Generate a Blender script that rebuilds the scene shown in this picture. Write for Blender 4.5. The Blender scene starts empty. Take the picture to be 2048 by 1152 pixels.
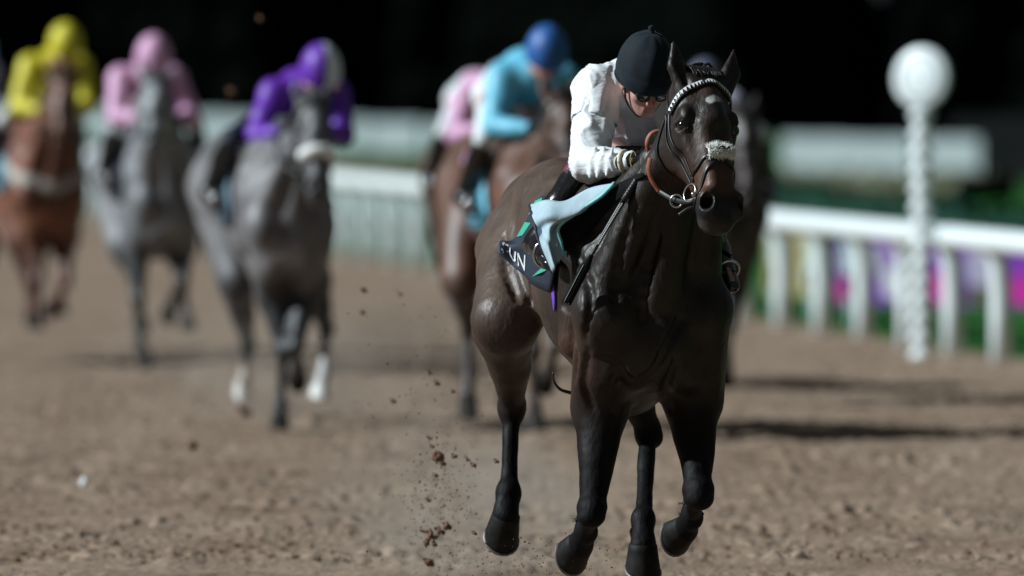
import bpy, bmesh, math, random
import numpy as np
from mathutils import Vector, Matrix, noise as mnoise

random.seed(7); RNG = np.random.default_rng(7)
scene = bpy.context.scene
COL = scene.collection

# ------------------------------------------------------------------ camera, sky, light, exposure
CAM_H, FOCAL, FPX = 2.047, 400.0, 400.0 / 36.0 * 2048
PITCH = math.atan((576 - 120) / FPX)
cam_data = bpy.data.cameras.new('camera')
cam_data.lens = FOCAL; cam_data.sensor_width = 36.0
cam_data.clip_start = 0.5; cam_data.clip_end = 5000
cam_data.dof.use_dof = True
cam_data.dof.focus_distance = 41.3
cam_data.dof.aperture_fstop = 2.6
cam_data.dof.aperture_blades = 9
cam = bpy.data.objects.new('camera', cam_data); COL.objects.link(cam)
cam.location = (0, 0, CAM_H)
cam.rotation_euler = (math.radians(90) - PITCH, 0, 0)
scene.camera = cam

SUN_EL, SUN_AZ = 33.0, 6.0          # light comes from the left, SUN_AZ degrees towards the camera
world = bpy.data.worlds.new('World'); scene.world = world; world.use_nodes = True
wn = world.node_tree.nodes; wl = world.node_tree.links; wn.clear()
w_out = wn.new('ShaderNodeOutputWorld'); w_bg = wn.new('ShaderNodeBackground')
w_bg.inputs['Color'].default_value = (0.80, 0.90, 1.0, 1)      # even, dim glow of a floodlit night sky
w_bg.inputs['Strength'].default_value = 0.08
wl.new(w_bg.outputs[0], w_out.inputs['Surface'])
sun_data = bpy.data.lights.new('floodlight_sun', 'SUN')
sun_data.energy = 5.0; sun_data.angle = math.radians(1.2); sun_data.color = (0.87, 0.96, 1.0)
sun = bpy.data.objects.new('floodlight_sun', sun_data); COL.objects.link(sun)
_e, _a = math.radians(SUN_EL), math.radians(SUN_AZ)
sun_from = Vector((-math.cos(_e) * math.cos(_a), -math.cos(_e) * math.sin(_a), math.sin(_e)))
sun.rotation_euler = sun_from.to_track_quat('Z', 'Y').to_euler()
sun.location = sun_from * 60
vs = scene.view_settings
vs.view_transform = 'Standard'; vs.look = 'None'; vs.exposure = 0.12; vs.gamma = 1.0; vs.use_curve_mapping = False
scene.render.engine = 'CYCLES'
scene.cycles.use_denoising = True
scene.cycles.max_bounces = 6
scene.cycles.volume_bounces = 0
scene.cycles.volume_step_rate = 4

# ------------------------------------------------------------------ materials
MATS = {}
def material(name, color=(0.5, 0.5, 0.5), rough=0.6, noise=None, bump=None, attr=None, metal=0.0, spec=0.5,
             sheen=0.0, coat=0.0, scale3=None, emit=None, trans=0.0):
    """procedural material; noise=(scale, amount), bump=(scale, strength, distance), attr = colour attribute"""
    m = bpy.data.materials.new(name); m.use_nodes = True
    nt = m.node_tree; n = nt.nodes; l = nt.links; b = n['Principled BSDF']
    b.inputs['Base Color'].default_value = (*color, 1); b.inputs['Roughness'].default_value = rough
    b.inputs['Metallic'].default_value = metal; b.inputs['Specular IOR Level'].default_value = spec
    b.inputs['Sheen Weight'].default_value = sheen; b.inputs['Coat Weight'].default_value = coat
    b.inputs['Sheen Roughness'].default_value = 0.4
    if trans: b.inputs['Transmission Weight'].default_value = trans
    tc = n.new('ShaderNodeTexCoord'); vec = tc.outputs['Object']
    if scale3:
        mp = n.new('ShaderNodeMapping'); mp.inputs['Scale'].default_value = scale3
        l.new(vec, mp.inputs[0]); vec = mp.outputs[0]
    src = None
    if attr:
        a = n.new('ShaderNodeAttribute'); a.attribute_name = attr; src = a.outputs['Color']
    if noise:
        t = n.new('ShaderNodeTexNoise'); t.inputs['Scale'].default_value = noise[0]; t.inputs['Detail'].default_value = 5
        l.new(vec, t.inputs['Vector'])
        mr = n.new('ShaderNodeMapRange'); mr.inputs[1].default_value = 0.3; mr.inputs[2].default_value = 0.7
        mr.inputs[3].default_value = 1 - noise[1]; mr.inputs[4].default_value = 1 + noise[1]
        l.new(t.outputs['Fac'], mr.inputs[0])
        mx = n.new('ShaderNodeVectorMath'); mx.operation = 'SCALE'
        if src is not None: l.new(src, mx.inputs[0])
        else: mx.inputs[0].default_value = color
        l.new(mr.outputs[0], mx.inputs['Scale']); src = mx.outputs[0]
    if src is not None: l.new(src, b.inputs['Base Color'])
    if bump:
        t2 = n.new('ShaderNodeTexNoise'); t2.inputs['Scale'].default_value = bump[0]; t2.inputs['Detail'].default_value = 6
        l.new(vec, t2.inputs['Vector'])
        bp = n.new('ShaderNodeBump'); bp.inputs['Strength'].default_value = bump[1]; bp.inputs['Distance'].default_value = bump[2]
        l.new(t2.outputs['Fac'], bp.inputs['Height']); l.new(bp.outputs[0], b.inputs['Normal'])
    MATS[name] = m
    return m

material('coat_dark', rough=0.47, attr='coat', noise=(9, 0.3), bump=(80, 0.45, 0.006), sheen=0.0, spec=0.40, scale3=(1, 1, .35))
_n = MATS['coat_dark'].node_tree.nodes; _a = _n.new('ShaderNodeAttribute'); _a.attribute_name = 'matte'     # legs are duller than the trunk
MATS['coat_dark'].node_tree.links.new(_a.outputs['Fac'], _n['Principled BSDF'].inputs['Roughness'])
_m = _n.new('ShaderNodeMapRange'); _m.inputs[1].default_value = .46; _m.inputs[2].default_value = .60; _m.inputs[3].default_value = .32; _m.inputs[4].default_value = .10
MATS['coat_dark'].node_tree.links.new(_a.outputs['Fac'], _m.inputs[0]); MATS['coat_dark'].node_tree.links.new(_m.outputs[0], _n['Principled BSDF'].inputs['Specular IOR Level'])
material('coat_far', rough=0.5, attr='coat', noise=(6, 0.25), sheen=0.1)
material('eye', (0.006, 0.004, 0.004), 0.06, spec=0.8, noise=(40, 0.2))
material('horn', (0.012, 0.011, 0.0105), 0.6, spec=0.15, noise=(24, 0.6), bump=(60, 0.3, 0.003))
material('steel', (0.6, 0.6, 0.6), 0.22, metal=1.0, noise=(60, 0.1))
material('shoe_metal', (0.16, 0.15, 0.14), 0.5, metal=0.5, noise=(70, 0.3))
material('leather', (0.012, 0.010, 0.010), 0.38, noise=(60, 0.3), bump=(220, 0.15, 0.001))
material('rubber_tan', (0.30, 0.095, 0.05), 0.6, noise=(50, 0.25))
material('white_paint', (0.82, 0.89, 0.90), 0.4, noise=(5, 0.06))
material('white_turf_cast', (0.48, 0.70, 0.66), 0.5, noise=(5, 0.08))  # white rail paint tinted teal for the green cast of the turf
material('black_cloth', (0.005, 0.005, 0.006), 0.85, noise=(30, 0.3), bump=(400, 0.25, 0.0006), spec=0.15)
material('helmet_silk', (0.008, 0.014, 0.020), 0.8, noise=(25, 0.25), bump=(420, 0.25, 0.0006), sheen=0.08, spec=0.2)
material('silk_white', (0.76, 0.79, 0.82), 0.5, noise=(14, 0.05), bump=(30, 0.5, 0.008), scale3=(1.0, 0.8, 2.2))
material('boot_black', (0.007, 0.007, 0.008), 0.2, noise=(40, 0.3), bump=(22, 0.3, 0.01), coat=0.3)
material('maroon', (0.16, 0.008, 0.045), 0.6, noise=(30, 0.15))
material('skin', (0.50, 0.24, 0.18), 0.5, noise=(50, 0.12), attr='skin')
material('hair', (0.012, 0.009, 0.008), 0.45, noise=(60, 0.4))
material('fleece', (0.84, 0.85, 0.82), 0.9, noise=(70, 0.2), sheen=0.3)
material('navy', (0.008, 0.016, 0.034), 0.7, noise=(80, 0.2), bump=(500, 0.2, 0.0006))
material('teal_print', (0.03, 0.36, 0.24), 0.7, noise=(60, 0.1))
material('white_print', (0.72, 0.74, 0.76), 0.7, noise=(60, 0.06))
material('blue_lining', (0.36, 0.48, 0.54), 0.8, noise=(20, 0.1), bump=(20, 0.4, 0.008))
material('teal_trim', (0.22, 0.60, 0.58), 0.5, noise=(60, 0.1))
material('purple_tape', (0.16, 0.06, 0.50), 0.5, noise=(60, 0.15))
material('black_rubber', (0.010, 0.010, 0.011), 0.45, noise=(60, 0.3))
material('goggle', (0.25, 0.28, 0.30), 0.06, spec=0.9, noise=(30, 0.1), trans=0.85)
material('gold_print', (0.42, 0.34, 0.12), 0.5, noise=(60, 0.1))
material('cuff_cream', (0.62, 0.56, 0.42), 0.7, noise=(60, 0.1))

# ------------------------------------------------------------------ small object helpers
def tag(o, label=None, cat=None, group=None, kind=None):
    if label: o['label'] = label
    if cat: o['category'] = cat
    if group: o['group'] = group
    if kind: o['kind'] = kind
    return o
def link(name, me, mat, parent=None, smooth=True):
    o = bpy.data.objects.new(name, me); COL.objects.link(o)
    if mat is not None:
        me.materials.clear(); me.materials.append(MATS[mat] if isinstance(mat, str) else mat)
    if smooth and len(me.polygons):
        me.polygons.foreach_set('use_smooth', np.ones(len(me.polygons), dtype=bool))
    if parent is not None: o.parent = parent
    return o
def empty(name, loc=(0, 0, 0), rz=0.0):
    o = bpy.data.objects.new(name, None); COL.objects.link(o)
    o.empty_display_size = 0.2; o.location = loc; o.rotation_euler = (0, 0, rz)
    return o
def mesh(name, v, f):
    me = bpy.data.meshes.new(name)
    me.from_pydata([tuple(map(float, p)) for p in v], [], [tuple(map(int, q)) for q in f]); me.update()
    return me
def mesh_np(name, V, Q):
    me = bpy.data.meshes.new(name)
    n, q = len(V), len(Q)
    me.vertices.add(n); me.vertices.foreach_set('co', np.ascontiguousarray(V, dtype=np.float32).ravel())
    me.loops.add(4 * q); me.loops.foreach_set('vertex_index', np.ascontiguousarray(Q, dtype=np.int32).ravel())
    me.polygons.add(q); me.polygons.foreach_set('loop_start', np.arange(0, 4 * q, 4, dtype=np.int32))
    me.update(calc_edges=True); me.validate()
    return me
def set_color(me, name, C):
    a = me.color_attributes.new(name, 'FLOAT_COLOR', 'POINT')
    a.data.foreach_set('color', np.concatenate([C, np.ones((len(C), 1))], 1).astype(np.float32).ravel())
def nrm(v):
    v = np.asarray(v, float); return v / max(np.linalg.norm(v), 1e-9)
def A(*v): return np.array(v, float)
def smooth01(x, a, b):
    t = np.clip((x - a) / (b - a), 0, 1); return t * t * (3 - 2 * t)
def catmull(P, n):
    """resample a polyline as a smooth curve of n points"""
    P = np.asarray(P, float)
    if len(P) == 2:
        t = np.linspace(0, 1, n)[:, None]; return P[0] * (1 - t) + P[1] * t
    Q = np.vstack([2 * P[0] - P[1], P, 2 * P[-1] - P[-2]])
    ts = np.linspace(0, len(P) - 1 - 1e-6, n); i = ts.astype(int); t = (ts - i)[:, None]
    a, b, c, d = Q[i], Q[i + 1], Q[i + 2], Q[i + 3]
    return 0.5 * ((2 * b) + (c - a) * t + (2 * a - 5 * b + 4 * c - d) * t ** 2 + (3 * b - a - 3 * c + d) * t ** 3)

class MB:
    """collects plain shapes for one mesh"""
    def __init__(s): s.v = []; s.f = []
    def add(s, v, f):
        o = len(s.v); s.v += [tuple(p) for p in v]; s.f += [tuple(i + o for i in q) for q in f]; return s
    def box(s, c, size, R=None):
        c = np.asarray(c, float); h = np.asarray(size, float) / 2
        P = [A(x, y, z) * h for x in (-1, 1) for y in (-1, 1) for z in (-1, 1)]
        if R is not None: P = [R @ p for p in P]
        return s.add([c + p for p in P], [(0, 1, 3, 2), (4, 6, 7, 5), (0, 4, 5, 1), (2, 3, 7, 6), (0, 2, 6, 4), (1, 5, 7, 3)])
    def tube(s, P, r, n=10, cap=True, flat=None):
        """tube along P (m,3), radius r scalar or list; flat=(axis normals (m,3), ratio) for a strap section"""
        P = np.asarray(P, float); m = len(P); r = np.broadcast_to(np.asarray(r, float), (m,))
        T = np.gradient(P, axis=0); T /= np.linalg.norm(T, axis=1)[:, None] + 1e-12
        up = A(0, 0, 1) if abs(T[0][2]) < 0.9 else A(1, 0, 0)
        V = []
        for i in range(m):
            u = up - T[i] * (up @ T[i]); u = nrm(u); w = np.cross(T[i], u); up = u
            for k in range(n):
                a = 2 * math.pi * k / n
                V.append(P[i] + r[i] * (math.cos(a) * u + math.sin(a) * w))
        F = [(i * n + k, i * n + (k + 1) % n, (i + 1) * n + (k + 1) % n, (i + 1) * n + k) for i in range(m - 1) for k in range(n)]
        if cap: F += [tuple(range(n))[::-1], tuple((m - 1) * n + k for k in range(n))]
        return s.add(V, F)
    def ribbon(s, P, N, width, thick):
        """strap: centre line P, surface normals N (outward), rectangular rounded section"""
        P = np.asarray(P, float); N = np.asarray(N, float); m = len(P)
        wd = np.broadcast_to(np.asarray(width, float), (m,))
        T = np.gradient(P, axis=0); T /= np.linalg.norm(T, axis=1)[:, None] + 1e-12
        V = []; sec = [(-.5, -.5), (-.5, .2), (-.4, .5), (.4, .5), (.5, .2), (.5, -.5)]
        for i in range(m):
            nn = nrm(N[i] - T[i] * (N[i] @ T[i])); w = np.cross(T[i], nn)
            for a, b in sec: V.append(P[i] + w * (a * wd[i]) + nn * (b * thick))
        k = len(sec)
        F = [(i * k + j, i * k + (j + 1) % k, (i + 1) * k + (j + 1) % k, (i + 1) * k + j) for i in range(m - 1) for j in range(k)]
        F += [tuple(range(k))[::-1], tuple((m - 1) * k + j for j in range(k))]
        return s.add(V, F)
    def torus(s, c, ax, R, r, n=28, k=8, arc=1.0, start=0.0, ref=None):
        ax = nrm(ax); u = np.asarray(ref, float) if ref is not None else (A(0, 0, 1) if abs(ax[2]) < 0.9 else A(1, 0, 0))
        u = nrm(u - ax * (u @ ax)); w = np.cross(ax, u)
        t = start + np.linspace(0, 2 * math.pi * arc, n + 1)
        P = np.array([c + R * (math.cos(a) * u + math.sin(a) * w) for a in t])
        return s.tube(P, r, k, cap=arc < 1)
    def ball(s, c, rad, R=None, n=10, m=14):
        c = np.asarray(c, float); rad = np.broadcast_to(np.asarray(rad, float), (3,)); V = []; F = []
        for i in range(n + 1):
            th = math.pi * i / n
            for j in range(m):
                ph = 2 * math.pi * j / m
                p = A(math.sin(th) * math.cos(ph), math.sin(th) * math.sin(ph), math.cos(th)) * rad
                V.append(c + (R @ p if R is not None else p))
        for i in range(n):
            for j in range(m):
                F.append((i * m + j, (i + 1) * m + j, (i + 1) * m + (j + 1) % m, i * m + (j + 1) % m))
        return s.add(V, F)
    def build(s, name, mat, parent=None, smooth=True):
        return link(name, mesh(name, s.v, s.f), mat, parent, smooth)

# ------------------------------------------------------------------ organic surfaces: signed distance grid -> mesh
class Field:
    def __init__(s, lo, hi, h):
        s.lo = np.asarray(lo, float); s.h = h
        s.n = np.maximum(np.ceil((np.asarray(hi, float) - s.lo) / h).astype(int) + 1, 4)
        s.f = np.full(tuple(s.n), 0.3, np.float32)
        s.ax = [(s.lo[i] + h * np.arange(s.n[i])).astype(np.float32) for i in range(3)]
    def put(s, lo, hi, fn, k, op='add'):
        m = 2.2 * k + 2 * s.h if op == 'add' else k + 2 * s.h
        i0 = np.clip(np.floor((np.asarray(lo) - m - s.lo) / s.h).astype(int), 0, s.n)
        i1 = np.clip(np.ceil((np.asarray(hi) + m - s.lo) / s.h).astype(int) + 1, 0, s.n)
        if np.any(i1 <= i0): return
        sl = tuple(slice(a, b) for a, b in zip(i0, i1))
        X = s.ax[0][sl[0]][:, None, None]; Y = s.ax[1][sl[1]][None, :, None]; Z = s.ax[2][sl[2]][None, None, :]
        d = fn(X, Y, Z).astype(np.float32); g = s.f[sl]
        if op == 'add':
            hh = np.clip(0.5 + 0.5 * (g - d) / k, 0, 1); s.f[sl] = g * (1 - hh) + d * hh - k * hh * (1 - hh)
        else:
            hh = np.clip(0.5 - 0.5 * (g + d) / k, 0, 1); s.f[sl] = g * (1 - hh) - d * hh + k * hh * (1 - hh)
    def cone(s, a, b, ra, rb, k=0.03, op='add', flat=None):
        """tapered capsule; flat=(axis, ratio) squeezes the section along axis"""
        a = np.asarray(a, float); b = np.asarray(b, float); ba = b - a; L2 = max(ba @ ba, 1e-9); r = max(ra, rb)
        def fn(X, Y, Z):
            px, py, pz = X - a[0], Y - a[1], Z - a[2]
            t = np.clip((px * ba[0] + py * ba[1] + pz * ba[2]) / L2, 0, 1)
            qx, qy, qz = px - t * ba[0], py - t * ba[1], pz - t * ba[2]
            q2 = qx * qx + qy * qy + qz * qz
            if flat is not None:
                ax = nrm(flat[0]); c = qx * ax[0] + qy * ax[1] + qz * ax[2]
                q2 = q2 + c * c * (1 / flat[1] ** 2 - 1)
            return np.sqrt(q2) - (ra + (rb - ra) * t)
        s.put(np.minimum(a, b) - r, np.maximum(a, b) + r, fn, k, op)
    def ell(s, c, rad, R=None, k=0.03, op='add'):
        c = np.asarray(c, float); rad = np.asarray(rad, float); M = np.eye(3) if R is None else np.asarray(R, float)
        e = np.abs(M) @ rad
        def fn(X, Y, Z):
            px, py, pz = X - c[0], Y - c[1], Z - c[2]; k0 = 0; k1 = 0
            for i in range(3):
                q = px * M[0, i] + py * M[1, i] + pz * M[2, i]
                k0 = k0 + (q / rad[i]) ** 2; k1 = k1 + (q / rad[i] ** 2) ** 2
            k0 = np.sqrt(k0); k1 = np.sqrt(k1) + 1e-6
            return k0 * (k0 - 1) / k1
        s.put(c - e, c + e, fn, k, op)
    def loft(s, o, T, S, N, rows, k=0.03, p=2.0):
        """rows: (t, centre along N, half +N, half -N, half along S), smooth between rows"""
        o = np.asarray(o, float); rows = np.asarray(rows, float)
        d_ = catmull(rows, 240); tt = np.maximum.accumulate(d_[:, 0]); t0, t1 = rows[0, 0], rows[-1, 0]
        ext = rows[:, 2:].max() + np.abs(rows[:, 1]).max()
        C = [o + t * T + a * S * ext + b * N * ext for t in (t0, t1) for a in (-1, 1) for b in (-1, 1)]
        def fn(X, Y, Z):
            px, py, pz = X - o[0], Y - o[1], Z - o[2]
            t = px * T[0] + py * T[1] + pz * T[2]; a = px * S[0] + py * S[1] + pz * S[2]; n = px * N[0] + py * N[1] + pz * N[2]
            tc = np.clip(t, t0, t1)
            nc, hp, hm, hs = (np.interp(tc, tt, d_[:, i]).astype(np.float32) for i in (1, 2, 3, 4))
            dn = n - nc; b = dn / np.where(dn > 0, hp, hm); aa = a / hs
            r = (np.abs(aa) ** p + np.abs(b) ** p) ** (1.0 / p)
            d = (r - 1) * np.minimum(hs, 0.5 * (hp + hm))
            return np.maximum(d, np.maximum(t0 - t, t - t1))
        s.put(np.min(C, 0), np.max(C, 0), fn, k)
    def sample(s, P):
        P = np.atleast_2d(P); q = (P - s.lo) / s.h; q = np.clip(q, 0, s.n - 1.001); i = q.astype(int); t = q - i
        out = 0
        for a in (0, 1):
            for b in (0, 1):
                for c in (0, 1):
                    w = (t[:, 0] if a else 1 - t[:, 0]) * (t[:, 1] if b else 1 - t[:, 1]) * (t[:, 2] if c else 1 - t[:, 2])
                    out = out + w * s.f[i[:, 0] + a, i[:, 1] + b, i[:, 2] + c]
        return out
    def grad(s, P, e=None):
        e = e or s.h * 1.2; P = np.atleast_2d(P)
        g = np.stack([(s.sample(P + d) - s.sample(P - d)) / (2 * e) for d in np.eye(3) * e], 1)
        return g
    def snap(s, P, off=0.0, it=14):
        """move points onto the surface (off metres outside it); returns points, normals"""
        P = np.array(np.atleast_2d(P), float)
        for _ in range(it):
            g = s.grad(P); d = s.sample(P); g2 = (g * g).sum(1) + 1e-6
            P = P - np.clip((d / g2), -0.05, 0.05)[:, None] * g * 0.8
        N = s.grad(P, s.h * 2); N /= np.linalg.norm(N, axis=1)[:, None] + 1e-9
        return P + N * off, N
    def mesh(s, iters=1, lam=0.4):
        f = s.f; S = f < 0
        c = np.zeros(tuple(s.n - 1), np.int8)
        for a in (0, 1):
            for b in (0, 1):
                for d in (0, 1):
                    c += S[a:a + s.n[0] - 1, b:b + s.n[1] - 1, d:d + s.n[2] - 1]
        act = (c > 0) & (c < 8); I = np.argwhere(act)
        idm = np.full(act.shape, -1, np.int32); idm[act] = np.arange(len(I))
        cor = [(a, b, d) for a in (0, 1) for b in (0, 1) for d in (0, 1)]
        F = np.stack([f[I[:, 0] + a, I[:, 1] + b, I[:, 2] + d] for a, b, d in cor], 1)
        acc = np.zeros((len(I), 3)); cnt = np.zeros(len(I))
        for i in range(8):
            for j in range(i + 1, 8):
                if sum(x != y for x, y in zip(cor[i], cor[j])) != 1: continue
                m = (F[:, i] < 0) != (F[:, j] < 0)
                t = np.where(m, F[:, i] / np.where(m, F[:, i] - F[:, j], 1), 0)
                p = np.array(cor[i])[None] + t[:, None] * (np.array(cor[j]) - np.array(cor[i]))[None]
                acc += p * m[:, None]; cnt += m
        V = s.lo + s.h * (I + acc / cnt[:, None])
        Q = []
        for ax in range(3):
            sh = [slice(1, -1)] * 3; sh[ax] = slice(0, None)
            lo = [slice(None)] * 3; lo[ax] = slice(0, -1); hi = [slice(None)] * 3; hi[ax] = slice(1, None)
            s0 = S[tuple(lo)]; s1 = S[tuple(hi)]
            E = np.argwhere(s0 != s1)
            o1, o2 = [i for i in range(3) if i != ax]
            E = E[(E[:, o1] > 0) & (E[:, o2] > 0) & (E[:, o1] < s.n[o1] - 1) & (E[:, o2] < s.n[o2] - 1)]
            def cell(d1, d2):
                e = E.copy(); e[:, o1] += d1; e[:, o2] += d2; return idm[e[:, 0], e[:, 1], e[:, 2]]
            q = np.stack([cell(-1, -1), cell(0, -1), cell(0, 0), cell(-1, 0)], 1)
            flip = s0[E[:, 0], E[:, 1], E[:, 2]]
            if ax == 1: flip = ~flip
            q[~flip] = q[~flip][:, ::-1]; Q.append(q)
        Q = np.concatenate(Q)
        for _ in range(iters):
            a = np.zeros_like(V); n = np.zeros(len(V))
            for i in range(4):
                u, w = Q[:, i], Q[:, (i + 1) % 4]
                for d in range(3): a[:, d] += np.bincount(u, V[w, d], len(V)) + np.bincount(w, V[u, d], len(V))
                n += np.bincount(u, minlength=len(V)) + np.bincount(w, minlength=len(V))
            V = V + lam * (a / n[:, None] - V)
        return V, Q

# ------------------------------------------------------------------ value noise
def _hash(i, j, k, seed):
    n = (i * 374761393 + j * 668265263 + k * 1274126177 + seed * 974711) & 0x7fffffff
    n = ((n ^ (n >> 13)) * 1103515245 + 12345) & 0x7fffffff
    n = ((n ^ (n >> 15)) * 2057 + 77) & 0x7fffffff
    return (n ^ (n >> 11)) % 65536 / 65535.0
def vnoise(P, seed=0):
    """value noise in [-1, 1] at points (n,3) or (n,2)"""
    P = np.asarray(P, float)
    if P.shape[1] == 2: P = np.concatenate([P, np.zeros((len(P), 1))], 1)
    i = np.floor(P).astype(np.int64); t = P - i; t = t * t * (3 - 2 * t); out = 0
    for a in (0, 1):
        for b in (0, 1):
            for c in (0, 1):
                w = (t[:, 0] if a else 1 - t[:, 0]) * (t[:, 1] if b else 1 - t[:, 1]) * (t[:, 2] if c else 1 - t[:, 2])
                out = out + w * _hash(i[:, 0] + a, i[:, 1] + b, i[:, 2] + c, seed)
    return out * 2 - 1

# ------------------------------------------------------------------ picture <-> place
class Stand:
    """a horse's own frame: u forward, v to its left, w up; yaw turns its heading from straight at the camera to the right"""
    def __init__(s, x, y, yaw):
        s.o = A(x, y, 0); a = math.radians(yaw)
        s.F = A(math.sin(a), -math.cos(a), 0); s.L = A(math.cos(a), math.sin(a), 0)
        s.rz = math.atan2(s.F[1], s.F[0])
    def loc(s, px, py, u):
        """the point at distance u along the horse that the photograph shows at (px, py)"""
        y = (576 - py) / FPX; x = (px - 1024) / FPX; c, q = math.cos(PITCH), math.sin(PITCH)
        d = A(x, c + y * q, -q + y * c); cam_p = A(0, 0, CAM_H)
        k = (u - (cam_p - s.o) @ s.F) / (d @ s.F); p = cam_p + k * d - s.o
        return A(p @ s.F, p @ s.L, p[2])

def ray_hit_on(g, st, px, py, off=0.0, near=39.8, far=44.2):
    """where the line of sight through (px, py) meets the horse, in its own frame"""
    y = (576 - py) / FPX; x = (px - 1024) / FPX; c, q = math.cos(PITCH), math.sin(PITCH)
    d = A(x, c + y * q, -q + y * c); k = np.arange(near, far, .004)
    W_ = A(0, 0, CAM_H) + k[:, None] * d - st.o; L_ = np.stack([W_ @ st.F, W_ @ st.L, W_[:, 2]], 1)
    inside = np.all((L_ > g.lo + .01) & (L_ < g.lo + (g.n - 2) * g.h), axis=1)
    f = np.where(inside, g.sample(L_), 1.0); i = int(np.argmax(f < off))
    if f[i] >= off: i = int(np.argmin(f))
    n = g.grad(L_[i:i + 1], g.h * 2)[0]; n = nrm(n)
    return L_[i], n

# ------------------------------------------------------------------ horse
def horse_field(J, h):
    pts = np.array([p for k in ('RF', 'LF', 'RH', 'LH') for p in J[k]] + [J['poll'], J['muzzle']])
    lo = np.minimum(pts.min(0) - 0.24, A(-1.2, -0.46, 0)); hi = np.maximum(pts.max(0) + 0.26, A(0.85, 0.46, 1.8))
    lo[2] = pts[:, 2].min() - 0.12
    g = Field(lo, hi, h); dz = J.get('dz', 0.0)
    U, V_, W = A(1, 0, 0), A(0, 1, 0), A(0, 0, 1); Z = A(0, 0, dz)
    # trunk
    rows = [(-1.10, 1.32, .05, .06, .05), (-1.02, 1.33, .16, .20, .12), (-.84, 1.37, .25, .27, .165), (-.62, 1.39, .26, .31, .19),
            (-.42, 1.36, .255, .34, .235), (-.2, 1.31, .26, .385, .265), (0, 1.27, .29, .43, .28), (.2, 1.25, .37, .45, .25),
            (.33, 1.25, .40, .45, .23), (.48, 1.24, .32, .42, .208), (.60, 1.19, .23, .32, .17), (.70, 1.17, .07, .09, .07)]
    g.loft(Z, U, V_, W, rows, 0.05, 2.15)
    g.cone(A(.36, 0, 1.60) + Z, A(-.1, 0, 1.53) + Z, .05, .05, .08)              # withers
    for s in (-1, 1):
        g.cone(A(.22, s * .10, 1.50) + Z, A(.57, s * .178, 1.13) + Z, .10, .118, .05)     # shoulder blade
        g.ell(A(.30, s * .20, 1.18) + Z, (.10, .065, .24), k=.05)                          # triceps
        g.cone(A(.36, s * .21, 1.38) + Z, A(.34, s * .21, 1.0) + Z, .07, .08, .04)
        g.cone(A(.60, s * .085, 1.14) + Z, A(.56, s * .105, .90) + Z, .095, .10, .014)     # breast muscle
        g.ell(A(.615, s * .175, 1.10) + Z, (.065, .07, .10), k=.03)                          # point of shoulder
        g.ell(A(-.58, s * .145, 1.48) + Z, (.12, .06, .09), k=.06)                         # hip bone
        g.ell(A(-.80, s * .10, 1.35) + Z, (.24, .125, .22), k=.06)                          # rump
    g.cone(A(.655, 0, 1.22) + Z, A(.66, 0, .86) + Z, .016, .022, .035, op='cut')            # groove between breast muscles
    g.cone(A(.62, 0, .98) + Z, A(.2, 0, .86) + Z, .12, .15, .08)                           # brisket
    # fore legs: elbow, knee, fetlock, coronet
    for key in ('RF', 'LF'):
        el, kn, fe, co = J[key][:4]; s = 1 if key == 'LF' else -1
        sh = A(.60, s * .175, 1.08) + Z
        g.cone(sh, el, .115, .105, .05)
        d = nrm(kn - el); q = nrm(np.cross(d, V_)); q = q if q[0] < 0 else -q            # q: back of the limb
        g.cone(el - d * .03 + A(0, -s * .01, 0), kn, .100, .046, .035)
        g.cone(el + d * .04 - q * .03, el + (kn - el) * .55 - q * .012, .066, .046, .025)  # extensor
        g.cone(el + d * .03 + q * .045, el + (kn - el) * .5 + q * .03, .06, .036, .025)
        g.cone(el + d * .02 - A(0, s * .05, 0), el + (kn - el) * .35 - A(0, s * .03, 0), .05, .03, .02)
        g.ell(kn - d * .012, (.054, .060, .05), k=.016); g.ell(kn + d * .026, (.052, .054, .040), k=.012); g.ell(kn + A(.02, 0, 0), (.045, .046, .06), k=.012)
        c = nrm(fe - kn); r = nrm(np.cross(c, V_)); r = r if r @ d > 0 or True else r
        back = nrm(np.cross(V_, c))                                                       # tendon side of the cannon
        g.cone(kn, fe, .034, .030, .02); g.cone(kn + back * .03, fe + back * .03, .024, .022, .006)
        g.ell(fe, (.048, .046, .050), k=.02); g.ell(fe + back * .03, (.028, .032, .03), k=.02)
        g.cone(fe, co, .036, .051, .014)
    for key in ('RH', 'LH'):
        st, hk, fe, co = J[key][:4]; s = 1 if key == 'LH' else -1
        hip = A(-.74, s * .13, 1.32) + Z
        g.cone(hip, st, .17, .122, .06)
        g.cone(A(-.98, s * .12, 1.30) + Z, st * .45 + hk * .55, .13, .072, .05)            # hamstring
        g.cone(A(-.58, s * .14, 1.34) + Z, st, .11, .112, .05)                             # front of the thigh
        d = nrm(hk - st)
        g.ell(st + A(.02, 0, .0), (.098, .080, .115), k=.05)
        g.cone(st, hk, .114, .044, .03)
        g.cone(st + d * .06 + A(-.05, s * .025, 0), st * .4 + hk * .6 + A(-.02, s * .01, 0), .09, .045, .03)
        c = nrm(fe - hk); back = nrm(np.cross(V_, c)); back = back if back @ (hk - st) < 0.999 else back
        heel = hk + nrm(-c * 0.6 + A(-.8, 0, .1)) * .075
        g.ell(hk, (.062, .056, .074), k=.014); g.ell(hk + A(.02, s * .022, -.015), (.036, .034, .045), k=.01); g.cone(heel, hk - c * -.02, .033, .042, .02)
        g.cone(heel, st * .5 + hk * .5 + A(-.05, 0, 0), .024, .02, .025)                   # hamstring tendon
        g.cone(hk, fe, .036, .031, .02); g.cone(hk + back * .034, fe + back * .03, .026, .023, .006)
        g.ell(fe, (.050, .047, .052), k=.02); g.ell(fe + back * .03, (.028, .034, .03), k=.02)
        g.cone(fe, co, .036, .051, .014)
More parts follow.
